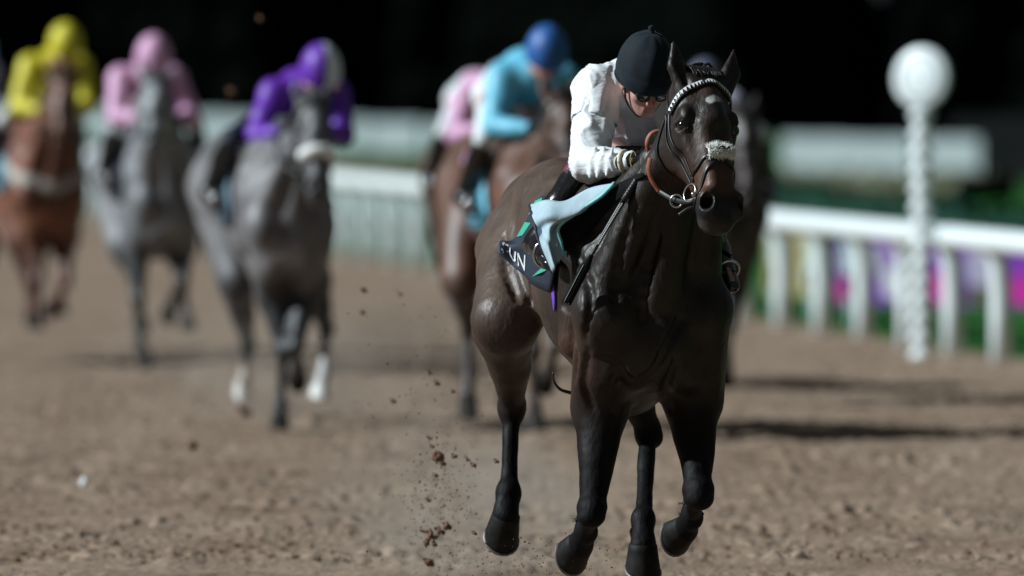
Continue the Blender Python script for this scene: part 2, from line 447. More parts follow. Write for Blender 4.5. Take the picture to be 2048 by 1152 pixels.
    # neck
    nb = J.get('nb', A(.40, 0, 1.30)) + Z; po = J['poll']; mu = J['muzzle']
    HT = nrm(mu - po); S = J['side']; S = nrm(S - HT * (S @ HT)); N = np.cross(HT, S)
    thr = po + HT * .06 - N * .13
    Tn = nrm(thr - nb); L = np.linalg.norm(thr - nb); Sn = nrm(V_ - Tn * (V_ @ Tn)); Nn = np.cross(Tn, Sn); Nn = Nn if Nn[2] > 0 else -Nn
    rows = [(-.16, 0, .25, .25, .17), (0, 0, .27, .28, .17), (.3 * L, 0, .13, .22, .13), (.55 * L, 0, .09, .165, .10),
            (.8 * L, 0, .09, .135, .084), (L, 0, .10, .115, .078), (L + .06, 0, .07, .07, .05)]
    g.loft(nb, Tn, Sn, Nn, rows, .06)
    cm = nb * .38 + po * .62 + A(-.0, .02, -.13); J['crest'] = cm
    g.cone(A(.18, 0, 1.60) + Z, cm, .055, .05, .06); g.cone(cm, po - N * .085, .05, .055, .06)
    for s in (-1, 1):
        g.cone(po + HT * .12 - N * .15 + S * s * .06, A(.60, s * .165, 1.22) + Z, .05, .085, .03)
        g.cone(nb * .4 + thr * .6 + Sn * s * .07 + Nn * .03, A(.40, s * .17, 1.38) + Z, .06, .07, .035)
    g.cone(A(.66, 0, 1.16) + Z, thr + HT * .03, .075, .055, .035)                          # windpipe
    # head
    Lh = np.linalg.norm(mu - po); a = Lh / .60; b = J.get('hw', 1.1); c = 1.06
    rows = [(-.07, -.075, .03, .04, .035), (-.02, -.078, .066, .078, .078), (.06, -.09, .092, .09, .090), (.15, -.11, .116, .13, .094),
            (.22, -.115, .113, .152, .09), (.30, -.105, .098, .132, .075), (.38, -.085, .078, .088, .061), (.46, -.072, .066, .068, .055),
            (.54, -.067, .060, .062, .060), (.595, -.074, .048, .05, .052), (.63, -.075, .02, .02, .026)]
    g.loft(po, HT, S, N, [(t * a, q * c, x * c, y * c, z * b) for t, q, x, y, z in rows], .02, 2.35)
    def H(t, s, n): return po + HT * t * a + S * s * b + N * n * c
    R = np.stack([HT, S, N], 1)
    J['H'] = H; J['R'] = R
    g.cone(H(.05, 0, -.012), H(.18, 0, -.004), .035, .05, .03)                               # forehead
    for s in (-1, 1):
        g.ell(H(.152, s * .078, -.034), (.036, .024, .030), R, .018)                         # brow over the eye
        g.cone(H(.195, s * .08, -.06), H(.34, s * .052, -.06), .022, .016, .035)            # cheek crest
        g.cone(H(.20, s * .028, -.014), H(.46, s * .02, -.014), .032, .026, .03)             # nasal bone
        g.ell(H(.20, s * .062, -.165), (.10, .035, .09), R, .03)                             # jowl
        g.ell(H(.532, s * .05, -.026), (.056, .032, .046), R, .02)                           # nostril wing
        g.cone(H(.30, s * .085, -.10), H(.42, s * .07, -.085), .022, .016, .03, op='cut')    # hollow of the cheek
        g.ell(H(.190, s * .098, -.042), (.023, .020, .026), R, .010, op='cut')               # socket
        g.cone(H(.170, s * .086, -.018), H(.170, s * .097, -.066), .008, .008, .01)          # upper lid
        g.cone(H(.214, s * .086, -.026), H(.214, s * .092, -.064), .006, .006, .01)           # lower lid
        # ears
        eo = J.get('ear_s', 0); e0 = H(.015, s * .066 + eo * .5, -.055); e1 = H(-.07, s * .092 + eo, -.05); e2 = H(-.168, s * .102 + eo * 1.2, -.036)
        if J.get('ears', 1):
            g.cone(e0, e1, .036, .036, .02, flat=(N, .75)); g.cone(e1, e2, .036, .007, .012, flat=(N, .7))
            g.cone(e0 + N * .034 + S * s * .004, e1 + N * .03 + S * s * .004, .012, .019, .008, op='cut')
            g.cone(e1 + N * .03 + S * s * .004, e2 + N * .012, .019, .003, .008, op='cut')
    g.ell(H(.59, 0, -.06), (.035, .05, .036), R, .02)                                         # upper lip
    g.ell(H(.575, 0, -.118), (.034, .038, .026), R, .014)                                     # lower lip
    g.ell(H(.545, 0, -.145), (.03, .032, .022), R, .02)                                       # chin
    g.cone(H(.50, -.075, -.098), H(.60, -.02, -.103), .006, .005, .008, op='cut')
    g.cone(H(.50, .075, -.098), H(.60, .02, -.103), .006, .005, .008, op='cut')
    g.cone(H(.605, -.04, -.103), H(.605, .04, -.103), .005, .005, .008, op='cut')
    for s in (-1, 1):
        g.ell(H(.540, s * .060, .002), (.036, .022, .024), np.stack([nrm(HT + S * s * .3), nrm(S * 1 - HT * s * .3), N], 1), .008, op='cut')
        g.cone(H(.542, s * .058, -.01), H(.52, s * .038, -.045), .023, .014, .01, op='cut')
    return g

def hoof_mesh(co, so, toe, wide=1.0):
    """hoof from the hair line co to the middle of the sole so; toe = direction of its front"""
    ax = nrm(so - co); toe = nrm(toe - ax * (toe @ ax)); sd = np.cross(ax, toe); Lh = np.linalg.norm(so - co)
    V = []; n = 20; R = [(-.2, .040, .042), (-.05, .053, .054), (.10, .0545, .056), (.5, .060, .063), (.9, .0655, .070), (1.0, .064, .069), (1.03, .055, .058), (.93, .035, .04)]
    for k, (t, ra, rb) in enumerate(R):
        for j in range(n):
            a = 2 * math.pi * j / n; x, y = math.cos(a), math.sin(a)
            squash = 0.82 if x < -.6 else 1.0
            tilt = .020 * x * max(t, 0)
            V.append(co + ax * (t * Lh + tilt) + toe * (x * rb * squash * wide + .014 * max(t, 0)) + sd * (y * ra * wide))
    F = [(k * n + j, k * n + (j + 1) % n, (k + 1) * n + (j + 1) % n, (k + 1) * n + j) for k in range(len(R) - 1) for j in range(n)]
    F.append(tuple((len(R) - 1) * n + j for j in range(n)))
    sole = []
    for j in range(-7, 8):
        a = j * 2 * math.pi / n
        sole.append(co + ax * (1.05 * Lh + .02 * math.cos(a)) + toe * (math.cos(a) * .066 * wide + .014) + sd * (math.sin(a) * .060 * wide))
    return V, F, np.array(sole), ax

def strands(curves, w0, name, mat, parent, seed=1):
    """hair locks: tapered three-sided blades along curves"""
    mb = MB()
    for P in curves:
        m = len(P); t = np.linspace(0, 1, m); r = w0 * (1 - t) ** 0.6 * (0.8 + 0.4 * random.random()) + 0.0008
        mb.tube(P, r, 4, cap=True)
    return mb.build(name, mat, parent)

def build_horse(name, st, J, h, coat_fn, label, far=True, strap=True, group=None, hoof_mat='horn', mane_n=70, tail=True, eye=True):
    g = horse_field(J, h)
    lines = []
    for w_, pts in J.get('folds', ()):      # folds between muscles, laid on the surface before any is cut
        P = catmull([ray_hit_on(g, st, *q)[0] for q in pts], 9); lines.append((w_, P))
    for w_, P in lines:
        for i in range(len(P) - 1):
            e = w_ * .42 * math.sin(math.pi * (i + .5) / (len(P) - 1)) + .0005; g.cone(P[i], P[i + 1], e, e, .03, op='cut')
    V, Q = g.mesh(2 if not far else 1, .35)
    if not far:      # uneven muscle, skin folds and veins
        nn = g.grad(V, h * 2); nn /= np.linalg.norm(nn, axis=1)[:, None] + 1e-9
        hdm = smooth01(np.linalg.norm(V - (J['poll'] + J['muzzle']) / 2, axis=1), .28, .42)
        w1 = vnoise(V * A(7, 7, 4.5) + 2.2, 21); w2 = vnoise(V * A(17, 17, 9) + 5.1, 22); r1 = 1 - np.abs(vnoise(V * A(12, 12, 7) + 1.7, 23)); r2 = 1 - np.abs(vnoise(V * A(16, 16, 16) + 4.4, 24))
        V = V + nn * (hdm * (.005 * w1 + .0018 * w2 - .002 * np.clip(r1 - .80, 0, 1) * 5 * .5) + (.25 + .75 * hdm) * .0016 * smooth01(V[:, 2], .85, 1.1) * np.clip(r2 - .9, 0, 1) * 10 + .0006 * vnoise(V * 60, 25))[:, None]
    root = empty(name, st.o, st.rz); tag(root, label, 'horse', group)
    if far: root.scale = (1, .88, 1)
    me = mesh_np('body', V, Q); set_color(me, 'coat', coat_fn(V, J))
    if not far: set_color(me, 'matte', np.tile((.46 + .14 * (1 - smooth01(V[:, 2], .6, .95)) + .05 * vnoise(V * 20, 71))[:, None], (1, 3)))
    body = link('body', me, 'coat_far' if far else 'coat_dark', root)
    for key in ('RF', 'LF', 'RH', 'LH'):
        co, so = J[key][3], J[key][4]; toe = J[key][5] if len(J[key]) > 5 else A(1, 0, .0)
        v, f, sole, ax = hoof_mesh(co, so, toe)
        ho = link('hoof', mesh('hoof', v, f), hoof_mat if not (J.get('white_hoof') and key in J['white_hoof']) else 'fleece', root)
        if not far:      # tuft of hair behind the fetlock
            fe_ = J[key][2]; bk = nrm(np.cross(A(0, 1, 0), nrm(fe_ - J[key][1]))); tu = []
            for _ in range(60):
                b0, _n = g.snap(fe_ + bk * .05 + RNG.normal(size=3) * .018, -.003); b0 = b0[0]; dr = nrm(bk * .7 + nrm(co - fe_) * .8 + RNG.normal(size=3) * .25)
                tu.append(np.array([b0, b0 + dr * .015, b0 + dr * RNG.uniform(.022, .045) + A(0, 0, -.006)]))
            strands(tu, .0028, 'fetlock_hair', 'hair', root)
        if not far: MB().ribbon(sole, np.tile(ax, (len(sole), 1)), .02, .008).build('horseshoe', 'shoe_metal', ho)
    H, R = J['H'], J['R']; S, N = R[:, 1], R[:, 2]
    if eye:
        for s in (-1, 1):
            MB().ball(H(.191, s * .080, -.043), .0270 if not far else .024).build('eye', 'eye', root)
    # mane along the crest, forelock, tail
    po = J['poll']; wi = A(.22, 0, 1.63 + J.get('dz', 0)); cm = J['crest']; cur = []
    for i in range(mane_n):
        t = (i + random.random()) / mane_n; p = wi * (1 - 2 * t) + cm * 2 * t if t < .5 else cm * (2 - 2 * t) + (po - N * .07) * (2 * t - 1)
        p0, n0 = g.snap(p + A(0, random.uniform(-.03, .02), .08), -.004); p0, n0 = p0[0], n0[0]
        side = 1; Lm = random.uniform(.07, .13) if not far else .13
        q = [p0, p0 + n0 * Lm * .22 + A(-.02, side * .02, .0), p0 + n0 * Lm * .12 + A(-.05, side * Lm * .45, -.015), p0 + A(-.07, side * Lm * .7, -Lm * .5)]
        cur.append(catmull(q, 6))
    for i in range(mane_n // 3):
        s_ = random.uniform(-.034, .034); p = H(-.045 + random.uniform(-.015, .02), s_, -.075); k_ = random.uniform(.6, 1.1)
        q = [p, H(-.075, s_ * 1.15, -.045), H(-.045, s_ * 1.35 + random.uniform(-.01, .01), -.005), H(-.045 + .06 * k_, s_ * 1.3 + random.uniform(-.012, .012), .018)]
        cur.append(catmull(q, 7))
    strands(cur, .0045 if not far else .016, 'mane', J.get('mane_mat', 'hair'), root)
    if tail:
        cur = []; d = A(-1.08, 0, 1.42 + J.get('dz', 0))
        for i in range(40 if not far else 18):
            e = A(random.uniform(-.09, .09), random.uniform(-.07, .07), random.uniform(-.1, .1))
            cur.append(catmull([d + e * .25, d + A(-.14, 0, .03) + e * .5, d + A(-.34, 0, -.18) + e, d + A(-.42, .05, -.5) + e * .8], 9))
        strands(cur, .016 if not far else .026, 'tail', J.get('mane_mat', 'hair'), root)
    return root, g, J

# ------------------------------------------------------------------ jockey
def hand_prims(g, wr, D, K, Pn, e, k=.006):
    """palm, four curled fingers of different lengths and a thumb; e widens it for a glove"""
    g.cone(wr, wr + D * .03, .027 + e, .028 + e, .012, flat=(Pn, .75))
    g.cone(wr + D * .035 + K * .018, wr + D * .078 + K * .02, .022 + e, .019 + e, .012, flat=(Pn, .8))
    g.cone(wr + D * .035 - K * .015, wr + D * .075 - K * .02, .022 + e, .018 + e, .012, flat=(Pn, .8))
    for i, (off, l) in enumerate(((.031, .92), (.0105, 1.0), (-.0105, .95), (-.031, .78))):
        b = wr + D * (.082 - .004 * abs(i - 1)) + K * off
        p1 = b + (D * .55 + Pn * .75) * .040 * l; p2 = p1 + (Pn * .7 - D * .75) * .026 * l; p3 = p2 + (-D * .9 - Pn * .25) * .02 * l
        g.cone(b, p1, .0105 + e, .0095 + e, k); g.cone(p1, p2, .0095 + e, .0088 + e, k); g.cone(p2, p3, .0088 + e, .0075 + e, k)
    t0 = wr + D * .028 + K * .024; t1 = t0 + nrm(D * .6 + K * .65 + Pn * .35) * .036; t2 = t1 + nrm(D * .75 - K * .1 + Pn * .6) * .030
    g.cone(t0, t1, .014 + e, .011 + e, k); g.cone(t1, t2, .011 + e, .009 + e, k)

def hp_of(P, k): return P[k + 'hp']
def build_jockey(st, P, h, mats, label, far=True, group=None):
    """P: joints in the horse's frame; mats: shirt, breeches, helmet, boot"""
    root = empty('person', st.o, st.rz); tag(root, label, 'person', group)
    hc, Fd, Up = P['head'], nrm(P['face']), P['up']; Up = nrm(Up - Fd * (Up @ Fd)); Lf = np.cross(Up, Fd)
    R = np.stack([Fd, Lf, Up], 1)
    def H(f, l, u): return hc + Fd * f + Lf * l + Up * u
    allp = np.array([v for k, v in P.items() if isinstance(v, np.ndarray) and k not in ('face', 'up')])
    lo, hi = allp.min(0) - .24, allp.max(0) + .24
    nb, pv = P['nb'], P['pv']
    # ---- body: head, neck, trunk, limbs and hands in one skin
    g = Field(lo, hi, h)
    g.ell(H(-.012, 0, .035), (.098, .076, .098), R, .02); g.ell(H(.028, 0, -.045), (.066, .056, .070), R, .03)
    g.ell(H(.062, 0, -.088), (.026, .026, .020), R, .02)
    for s in (-1, 1):
        g.ell(H(.060, s * .040, -.022), (.024, .022, .022), R, .02)
        g.cone(H(.083, s * .012, .026), H(.074, s * .046, .024), .011, .010, .012)
        g.ell(H(.092, s * .032, .004), (.013, .017, .011), R, .01, op='cut')
        g.ell(H(.076, s * .032, .003), (.014, .016, .011), R, .006)
        g.ell(H(-.01, s * .078, .0), (.026, .010, .034), R, .01)
        g.ell(H(.099, s * .013, -.036), (.011, .009, .008), R, .006)
    g.cone(H(.090, 0, .018), H(.112, 0, -.028), .008, .0125, .012)
    g.cone(H(.090, -.019, -.062), H(.090, .019, -.062), .0075, .0075, .008); g.cone(H(.086, -.016, -.073), H(.086, .016, -.073), .008, .008, .008)
    g.cone(H(.098, -.024, -.0675), H(.098, .024, -.0675), .0025, .0025, .004, op='cut')
    g.cone(H(-.03, 0, -.04), nb, .056, .062, .03)
    g.cone(nb - (nb - pv) * .12, pv, .07, .09, .06)
    for k in 'RL':
        sh, el, wr, hp, kn, an, to = (P[k + n] for n in ('sh', 'el', 'wr', 'hp', 'kn', 'an', 'to'))
        g.cone(nb, sh, .06, .05, .04); g.cone(sh, el, .05, .036, .02); g.cone(el, wr, .036, .024, .02)
        g.cone(pv, hp, .10, .09, .05); g.cone(hp, kn, .085, .052, .03); g.cone(kn, an, .05, .034, .02); g.cone(an, to, .034, .028, .02)
        hand_prims(g, wr, P[k + 'D'], P[k + 'K'], P[k + 'N'], 0.0)
    V, Q = g.mesh(1, .3)
    me = mesh_np('body', V, Q); q = (V - hc) @ R
    C = np.tile(A(.46, .265, .215), (len(V), 1))
    def mixc(w, col): C[:] = C * (1 - w[:, None]) + np.array(col) * w[:, None]
    nd = np.exp(-(((q - A(.118, 0, -.03)) / A(.03, .022, .02)) ** 2).sum(1)); mixc(.75 * nd, (.52, .12, .10))
    ld = np.exp(-(((q - A(.09, 0, -.067)) / A(.03, .026, .009)) ** 2).sum(1)); mixc(.9 * np.clip(ld * 1.3, 0, 1), (.36, .08, .08))
    for s in (-1, 1):
        mixc(.45 * np.exp(-(((q - A(.07, s * .04, -.02)) / .022) ** 2).sum(1)), (.50, .15, .12))
        mixc(np.clip(1.6 * np.exp(-(((q - A(.085, s * .034, .027)) / A(.03, .018, .005)) ** 2).sum(1)), 0, 1), (.03, .018, .012))
        mixc(np.clip(1.3 * np.exp(-(((q - A(.086, s * .032, .000)) / A(.03, .012, .003)) ** 2).sum(1)), 0, 1), (.03, .018, .015))
    set_color(me, 'skin', C); link('body', me, 'skin', root)
    # ---- shirt
    g = Field(lo, hi, h)
    ch = nb * .72 + pv * .28
    g.cone(nb + P.get('nbo', A(0, 0, -.02)), ch + P.get('cho', A(0, 0, 0)), .11, .15, .05); g.cone(ch, pv, .15, .135, .06)
    g.cone(P['Rsh'], P['Lsh'], .088, .088, .05)
    for k in 'RL':
        sh, el, wr = P[k + 'sh'], P[k + 'el'], P[k + 'wr']
        g.cone(sh, sh * .45 + el * .55, .088, .074, .035); g.cone(sh * .45 + el * .55, el, .074, .062, .03)
        g.cone(el, el * .4 + wr * .6, .062, .05, .025); g.cone(el * .4 + wr * .6, wr - nrm(wr - el) * .012, .05, .037, .02)
        if not far:      # creases radiating from the inside of the elbow, and loose cloth
            ax = nrm(wr - el)
            for i in range(3):
                c0 = el + ax * (.07 + .05 * i); tor = np.cross(ax, A(0, 0, 1)); tor = nrm(tor)
                g.cone(c0 + tor * .045 - A(0, 0, .045), c0 + ax * .035 + tor * .045 + A(0, 0, .05), .009, .006, .016)
    g.ell(H(-.01, 0, -.085), (.055, .055, .035), R, .01, op='cut')
    V, Q = g.mesh(1, .35)
    if not far:
        me0 = g.grad(V, h * 2); me0 /= np.linalg.norm(me0, axis=1)[:, None] + 1e-9
        wv = V + .03 * np.stack([vnoise(V * 9, 61), vnoise(V * 9, 62), vnoise(V * 9, 63)], 1)
        n1 = 1 - np.abs(vnoise(wv @ np.array([[8, 14, 3], [6, 8, -3], [-9, 18, 8.]]).T + 3.1, 5)); n2 = 1 - np.abs(vnoise(wv @ np.array([[16, 26, 6], [-12, 14, 9], [20, 10, 34.]]).T + 9.3, 8))
        V = V + me0 * (.008 * n1 ** 4 + .003 * n2 ** 3 - .003)[:, None]
    shirt = link('shirt', mesh_np('shirt', V, Q), mats['shirt'], root)
    if not far:      # loose half sleeve with a hem over the long sleeve
        for k in 'RL':
            sh, el = P[k + 'sh'], P[k + 'el']; ax = nrm(el - sh); e1 = nrm(np.cross(ax, A(.3, 1, .2))); e2 = np.cross(ax, e1); n_, m_ = 14, 56; Vs = []
            for i in range(n_):
                t = i / (n_ - 1); c = sh + (el - sh) * (.02 + .46 * t)
                for j in range(m_):
                    a = 2 * math.pi * j / m_; r = .093 - .010 * t + t * (.0055 * math.cos(5 * a + 2 * t) + .0035 * math.sin(9 * a - 3 * t) + .003 * math.cos(14 * a))
                    Vs.append(c + (e1 * math.cos(a) + e2 * math.sin(a)) * r + ax * (.008 * math.cos(2 * a + 1) * t))
            so_s = link('half_sleeve', mesh('half_sleeve', Vs, [(i * m_ + j, i * m_ + (j + 1) % m_, (i + 1) * m_ + (j + 1) % m_, (i + 1) * m_ + j) for i in range(n_ - 1) for j in range(m_)]), mats['shirt'], shirt)
            md = so_s.modifiers.new('thickness', 'SOLIDIFY'); md.thickness = .003; md.offset = -1
    # ---- breeches
    g = Field(lo, hi, h)
    for k in 'RL':
        hp, kn, an = P[k + 'hp'], P[k + 'kn'], P[k + 'an']
        g.cone(pv, hp, .125, .11, .05); g.cone(hp, kn, .080, .060, .03); g.cone(kn, kn * .9 + an * .1, .060, .056, .02)
    V, Q = g.mesh(1, .35); link('breeches', mesh_np('breeches', V, Q), mats['breeches'], root)
    # ---- boots and gloves
    for k in 'RL':
        kn, an, to = P[k + 'kn'], P[k + 'an'], P[k + 'to']; d = nrm(an - kn); f = nrm(to - an)
        pts = np.array([kn, an, to]); g = Field(pts.min(0) - .13, pts.max(0) + .13, h)
        g.cone(kn - d * .01, kn + d * .15, .068, .057, .02); g.cone(kn + d * .15, an, .058, .040, .03)
        g.cone(an, an + f * .08, .042, .038, .03); g.cone(an + f * .08, to, .039, .034, .02, flat=(np.cross(f, A(0, 1, 0)), .8))
        heel = an - f * .045 - nrm(np.cross(f, A(0, 1, 0))) * 0
        g.cone(an, heel + d * .03, .04, .034, .02)
        g.ell(kn + nrm(hp_of(P, k) - kn) * .045 - d * .03, (.105, .105, .105), k=.008, op='cut')
        V, Q = g.mesh(1, .3); bo = link('boot', mesh_np('boot', V, Q), mats['boot'], root)
        wr = P[k + 'wr']; g = Field(wr - .17, wr + .17, h if far else .004)
        hand_prims(g, wr, P[k + 'D'], P[k + 'K'], P[k + 'N'], .0035 if not far else .012, .006 if not far else .02)
        g.cone(wr - P[k + 'D'] * .035, wr + P[k + 'D'] * .03, .034, .032, .015)
        V, Q = g.mesh(1, .3); gl = link('glove', mesh_np('glove', V, Q), mats.get('glove', 'black_cloth'), root)
    # ---- helmet with a silk cover
    n, m = (36, 72) if not far else (12, 24); Vh = []; Fh = []
    for i in range(n + 1):
        t = i / n
        for j in range(m):
            ph = 2 * math.pi * j / m; th = t * (math.pi * .5 + .30)
            x, y, z = math.sin(th) * math.cos(ph), math.sin(th) * math.sin(ph), math.cos(th)
            r = 1.0
            if not far:
                fold = math.cos(ph * 6 + 1.3 + .8 * math.sin(ph)); r += .020 * fold * math.sin(min(th * 1.1, math.pi)) * (1 - t * .6)
                r += .012 * mnoise.noise(Vector((x * 3, y * 3, z * 3)))
                for c0 in (.9, 2.4, 4.4):
                    dd = (ph - c0 + math.pi) % (2 * math.pi) - math.pi; r += .035 * math.exp(-(dd * 7) ** 2) * max(0, math.sin(th * 1.6)) * (1 - t)
            r += .028 * smooth01(np.array(t), .80, .86)                          # rim band
            rx, ry, rz = (.134, .113, .150) if far else (.127, .105, .146)
            zz = z * rz - (.020 if z < 0 else 0) * 0
            Vh.append(H(x * rx * r - .008 + (0.012 * t if math.cos(ph) > 0 else 0), y * ry * r, .055 + zz * r))
    for i in range(n):
        for j in range(m): Fh.append((i * m + j, (i + 1) * m + j, (i + 1) * m + (j + 1) % m, i * m + (j + 1) % m))
    hm = link('helmet', mesh('helmet', Vh, Fh), mats['helmet'], root)
    if mats.get('helmet2'):
        hm.data.materials.append(MATS[mats['helmet2']])
        for k_, pl_ in enumerate(hm.data.polygons): pl_.material_index = 1 if math.sin(2 * math.pi * ((k_ % m) + .5) / m) > .1 else 0
    so = hm.modifiers.new('shell', 'SOLIDIFY'); so.thickness = .012; so.offset = -1
    if not far:
        b = MB(); b.tube(catmull([H(-.012, 0, .186), H(-.016, .002, .204), H(-.030, -.004, .221)], 8), [.016, .012, .010, .009, .010, .011, .012, .006], 8)
        b.build('button', mats['helmet'], hm)
        ring = [H(.121 * math.cos(a) * 1.03 - .004, .102 * math.sin(a) * 1.045, .016 - .004 * math.cos(a)) for a in np.linspace(0, 2 * math.pi, 49)]
        MB().tube(ring, .0045, 6, cap=False).build('piping', mats['helmet'], hm)
        gg = MB()
        for s in (-1, 1):
            gg.ball(H(.098, s * .034, .004), (.010, .034, .021), R, 8, 16)
        gg.build('goggles', 'goggle', root)
        gs = MB()
        for s in (-1, 1):
            gs.ribbon(catmull([H(.094, s * .066, .006), H(.05, s * .082, .010), H(-.02, s * .088, .012)], 8), np.tile(Lf * s, (8, 1)), .014, .003)
            gs.torus(H(.101, s * .034, .004), Fd, .027, .003, 20, 6)
        gs.build('goggle_strap', 'black_rubber', root)
        cs = MB()
        cs.ribbon(catmull([H(.01, .083, .02), H(.025, .068, -.06), H(.045, .03, -.107), H(.048, 0, -.112), H(.045, -.03, -.107), H(.025, -.068, -.06), H(.01, -.083, .02)], 30),
                  np.array([nrm(A(*p)) for p in catmull([Lf, Lf, Lf - Up, -Up, -Lf - Up, -Lf, -Lf], 30)]), .016, .003)
        cs.build('chin_strap', 'black_cloth', hm)
    else:
        b = MB(); b.ball(H(-.008, 0, .185), .02, None, 6, 8); b.build('button', mats.get('button', mats['helmet']), hm)
    return root

# ------------------------------------------------------------------ ground
material('sand', (0.288, 0.212, 0.156), 0.95, noise=(11, 0.16), bump=(34, 0.6, 0.02), spec=0.15)
material('sand_clod', (0.19, 0.125, 0.085), 0.95, noise=(40, 0.3), bump=(90, 0.5, 0.01), spec=0.1)
material('dirt', (0.17, 0.098, 0.068), 0.95, noise=(50, 0.35), bump=(120, 0.6, 0.006), spec=0.1)
material('turf', (0.022, 0.12, 0.022), 0.9, noise=(1.5, 0.3), bump=(60, 0.8, 0.03), spec=0.1)
material('hedge_dark', (0.010, 0.042, 0.026), 0.9, noise=(5, 0.4), spec=0.1)  # green kept deep to stand in for floodlights fading with distance
material('hedge_olive', (0.115, 0.115, 0.07), 0.9, noise=(3, 0.3), spec=0.1)
material('night_black', (0.0022, 0.003, 0.0026), 0.95, noise=(1.2, 0.4), spec=0.0)  # near black, standing in for darkness beyond the floodlights' reach
material('panel_white', (0.36, 0.42, 0.43), 0.7, noise=(2, 0.12))
material('dark_wall', (0.035, 0.033, 0.042), 0.9, noise=(2, 0.3))

def patchy(name, scale, lo, hi, c2):
    """broad damp and dry patches over a material's own grain"""
    nt = MATS[name].node_tree; n = nt.nodes; l = nt.links; b = n['Principled BSDF']; src = b.inputs['Base Color'].links[0].from_socket
    t = n.new('ShaderNodeTexNoise'); t.inputs['Scale'].default_value = scale; t.inputs['Detail'].default_value = 4; tc = n.new('ShaderNodeTexCoord'); l.new(tc.outputs['Object'], t.inputs['Vector'])
    r = n.new('ShaderNodeMapRange'); r.inputs[1].default_value = lo; r.inputs[2].default_value = hi; l.new(t.outputs['Fac'], r.inputs[0])
    m = n.new('ShaderNodeMix'); m.data_type = 'RGBA'; m.blend_type = 'MULTIPLY'; l.new(r.outputs[0], m.inputs['Factor']); l.new(src, m.inputs['A']); m.inputs['B'].default_value = (*c2, 1)
    l.new(m.outputs['Result'], b.inputs['Base Color'])
patchy('sand', 1.1, .42, .72, (.72, .66, .62))
def rail_x(y):                       # inner running rail, receding to the left with a slight bend
    return 3.31 - 0.1235 * (y - 77) - 0.00004 * (y - 77) ** 2
def sheet(name, pts, mat, z):
    me = mesh(name, [(x, y, z) for x, y in pts], [tuple(range(len(pts)))])
    return tag(link(name, me, mat, None, False), kind='structure')
sheet('turf', [(-1500, -300), (1500, -300), (1500, 2500), (-1500, 2500)], 'turf', -0.05)

def sand_height(X, Y):
    P = np.stack([X, Y], 1)
    big = 0.016 * vnoise(P * A(1.1, .7), 1) + 0.014 * vnoise(P * A(3.6, 2.6), 2) + .007 * vnoise(P * A(8, 6), 12)
    n1 = vnoise(P * A(15, 13), 3); n2 = vnoise(P * A(33, 30), 4); n3 = vnoise(P * A(62, 45), 6)
    amp = .45 + 1.1 * smooth01(vnoise(P * A(2.2, 1.6), 13), -.5, .8)
    lump = amp * (0.008 * np.abs(n1) + 0.013 * np.clip(n2 - .15, 0, 1) ** 1.3 + 0.006 * n3)
    pit = -0.030 * amp * np.clip(vnoise(P * A(17, 14), 11) - 0.35, 0, 1)
    return big + lump + pit
xs = np.concatenate([np.linspace(-26, -5.2, 24), np.arange(-5.0, -2.9, .05), np.arange(-2.9, 3.0, .0135), np.arange(3.0, 4.2, .05)])
ys = [-20., 0., 20., 35., 43.]
y = 44.0
while y < 400:
    ys.append(y); y += min(.028 * max(1.0, (y / 50.0)) ** 4.2, 3.0)
ys = np.array(ys); GX, GY = np.meshgrid(xs, ys, indexing='xy')
edge = np.array([rail_x(v) + .30 for v in ys])
nx, ny = len(xs), len(ys)
GX = np.minimum(GX, edge[:, None] - 0.0006 * (nx - 1 - np.arange(nx))[None, :])      # the sand ends just past the rail
hz = sand_height(GX.ravel(), GY.ravel()) * (1 - 0.55 * smooth01(GY.ravel(), 60, 110))
HZ = hz.reshape(ny, nx)
for _ in range(330):                  # hoof prints of the runs before: a pit with a pushed-up rim
    hx, hy = RNG.uniform(-5, 3.6), 46.5 + 40 * RNG.random() ** 1.3; rr_ = RNG.uniform(.055, .085); dp = RNG.uniform(.018, .04)
    i0, i1 = np.searchsorted(ys, [hy - .3, hy + .3]); j0, j1 = np.searchsorted(xs, [hx - .2, hx + .2])
    if i1 - i0 < 2 or j1 - j0 < 2: continue
    q = np.sqrt(((GX[i0:i1, j0:j1] - hx) / rr_) ** 2 + ((GY[i0:i1, j0:j1] - hy) / (rr_ * 1.3)) ** 2)
    HZ[i0:i1, j0:j1] += -dp * np.exp(-q ** 2 * 1.4) + dp * .75 * np.exp(-((q - 1.45) / .42) ** 2) * (.6 + .4 * np.sin(GX[i0:i1, j0:j1] * 60))
hz = HZ.ravel(); hz *= smooth01(edge[:, None] - GX, 0.0, 0.3).ravel()
GV = np.stack([GX.ravel(), GY.ravel(), hz], 1)
ii = (np.arange(ny - 1)[:, None] * nx + np.arange(nx - 1)[None]).ravel()
so_ = link('sand_track', mesh_np('sand_track', GV, np.stack([ii, ii + 1, ii + nx + 1, ii + nx], 1)), 'sand')
tag(so_, kind='structure')

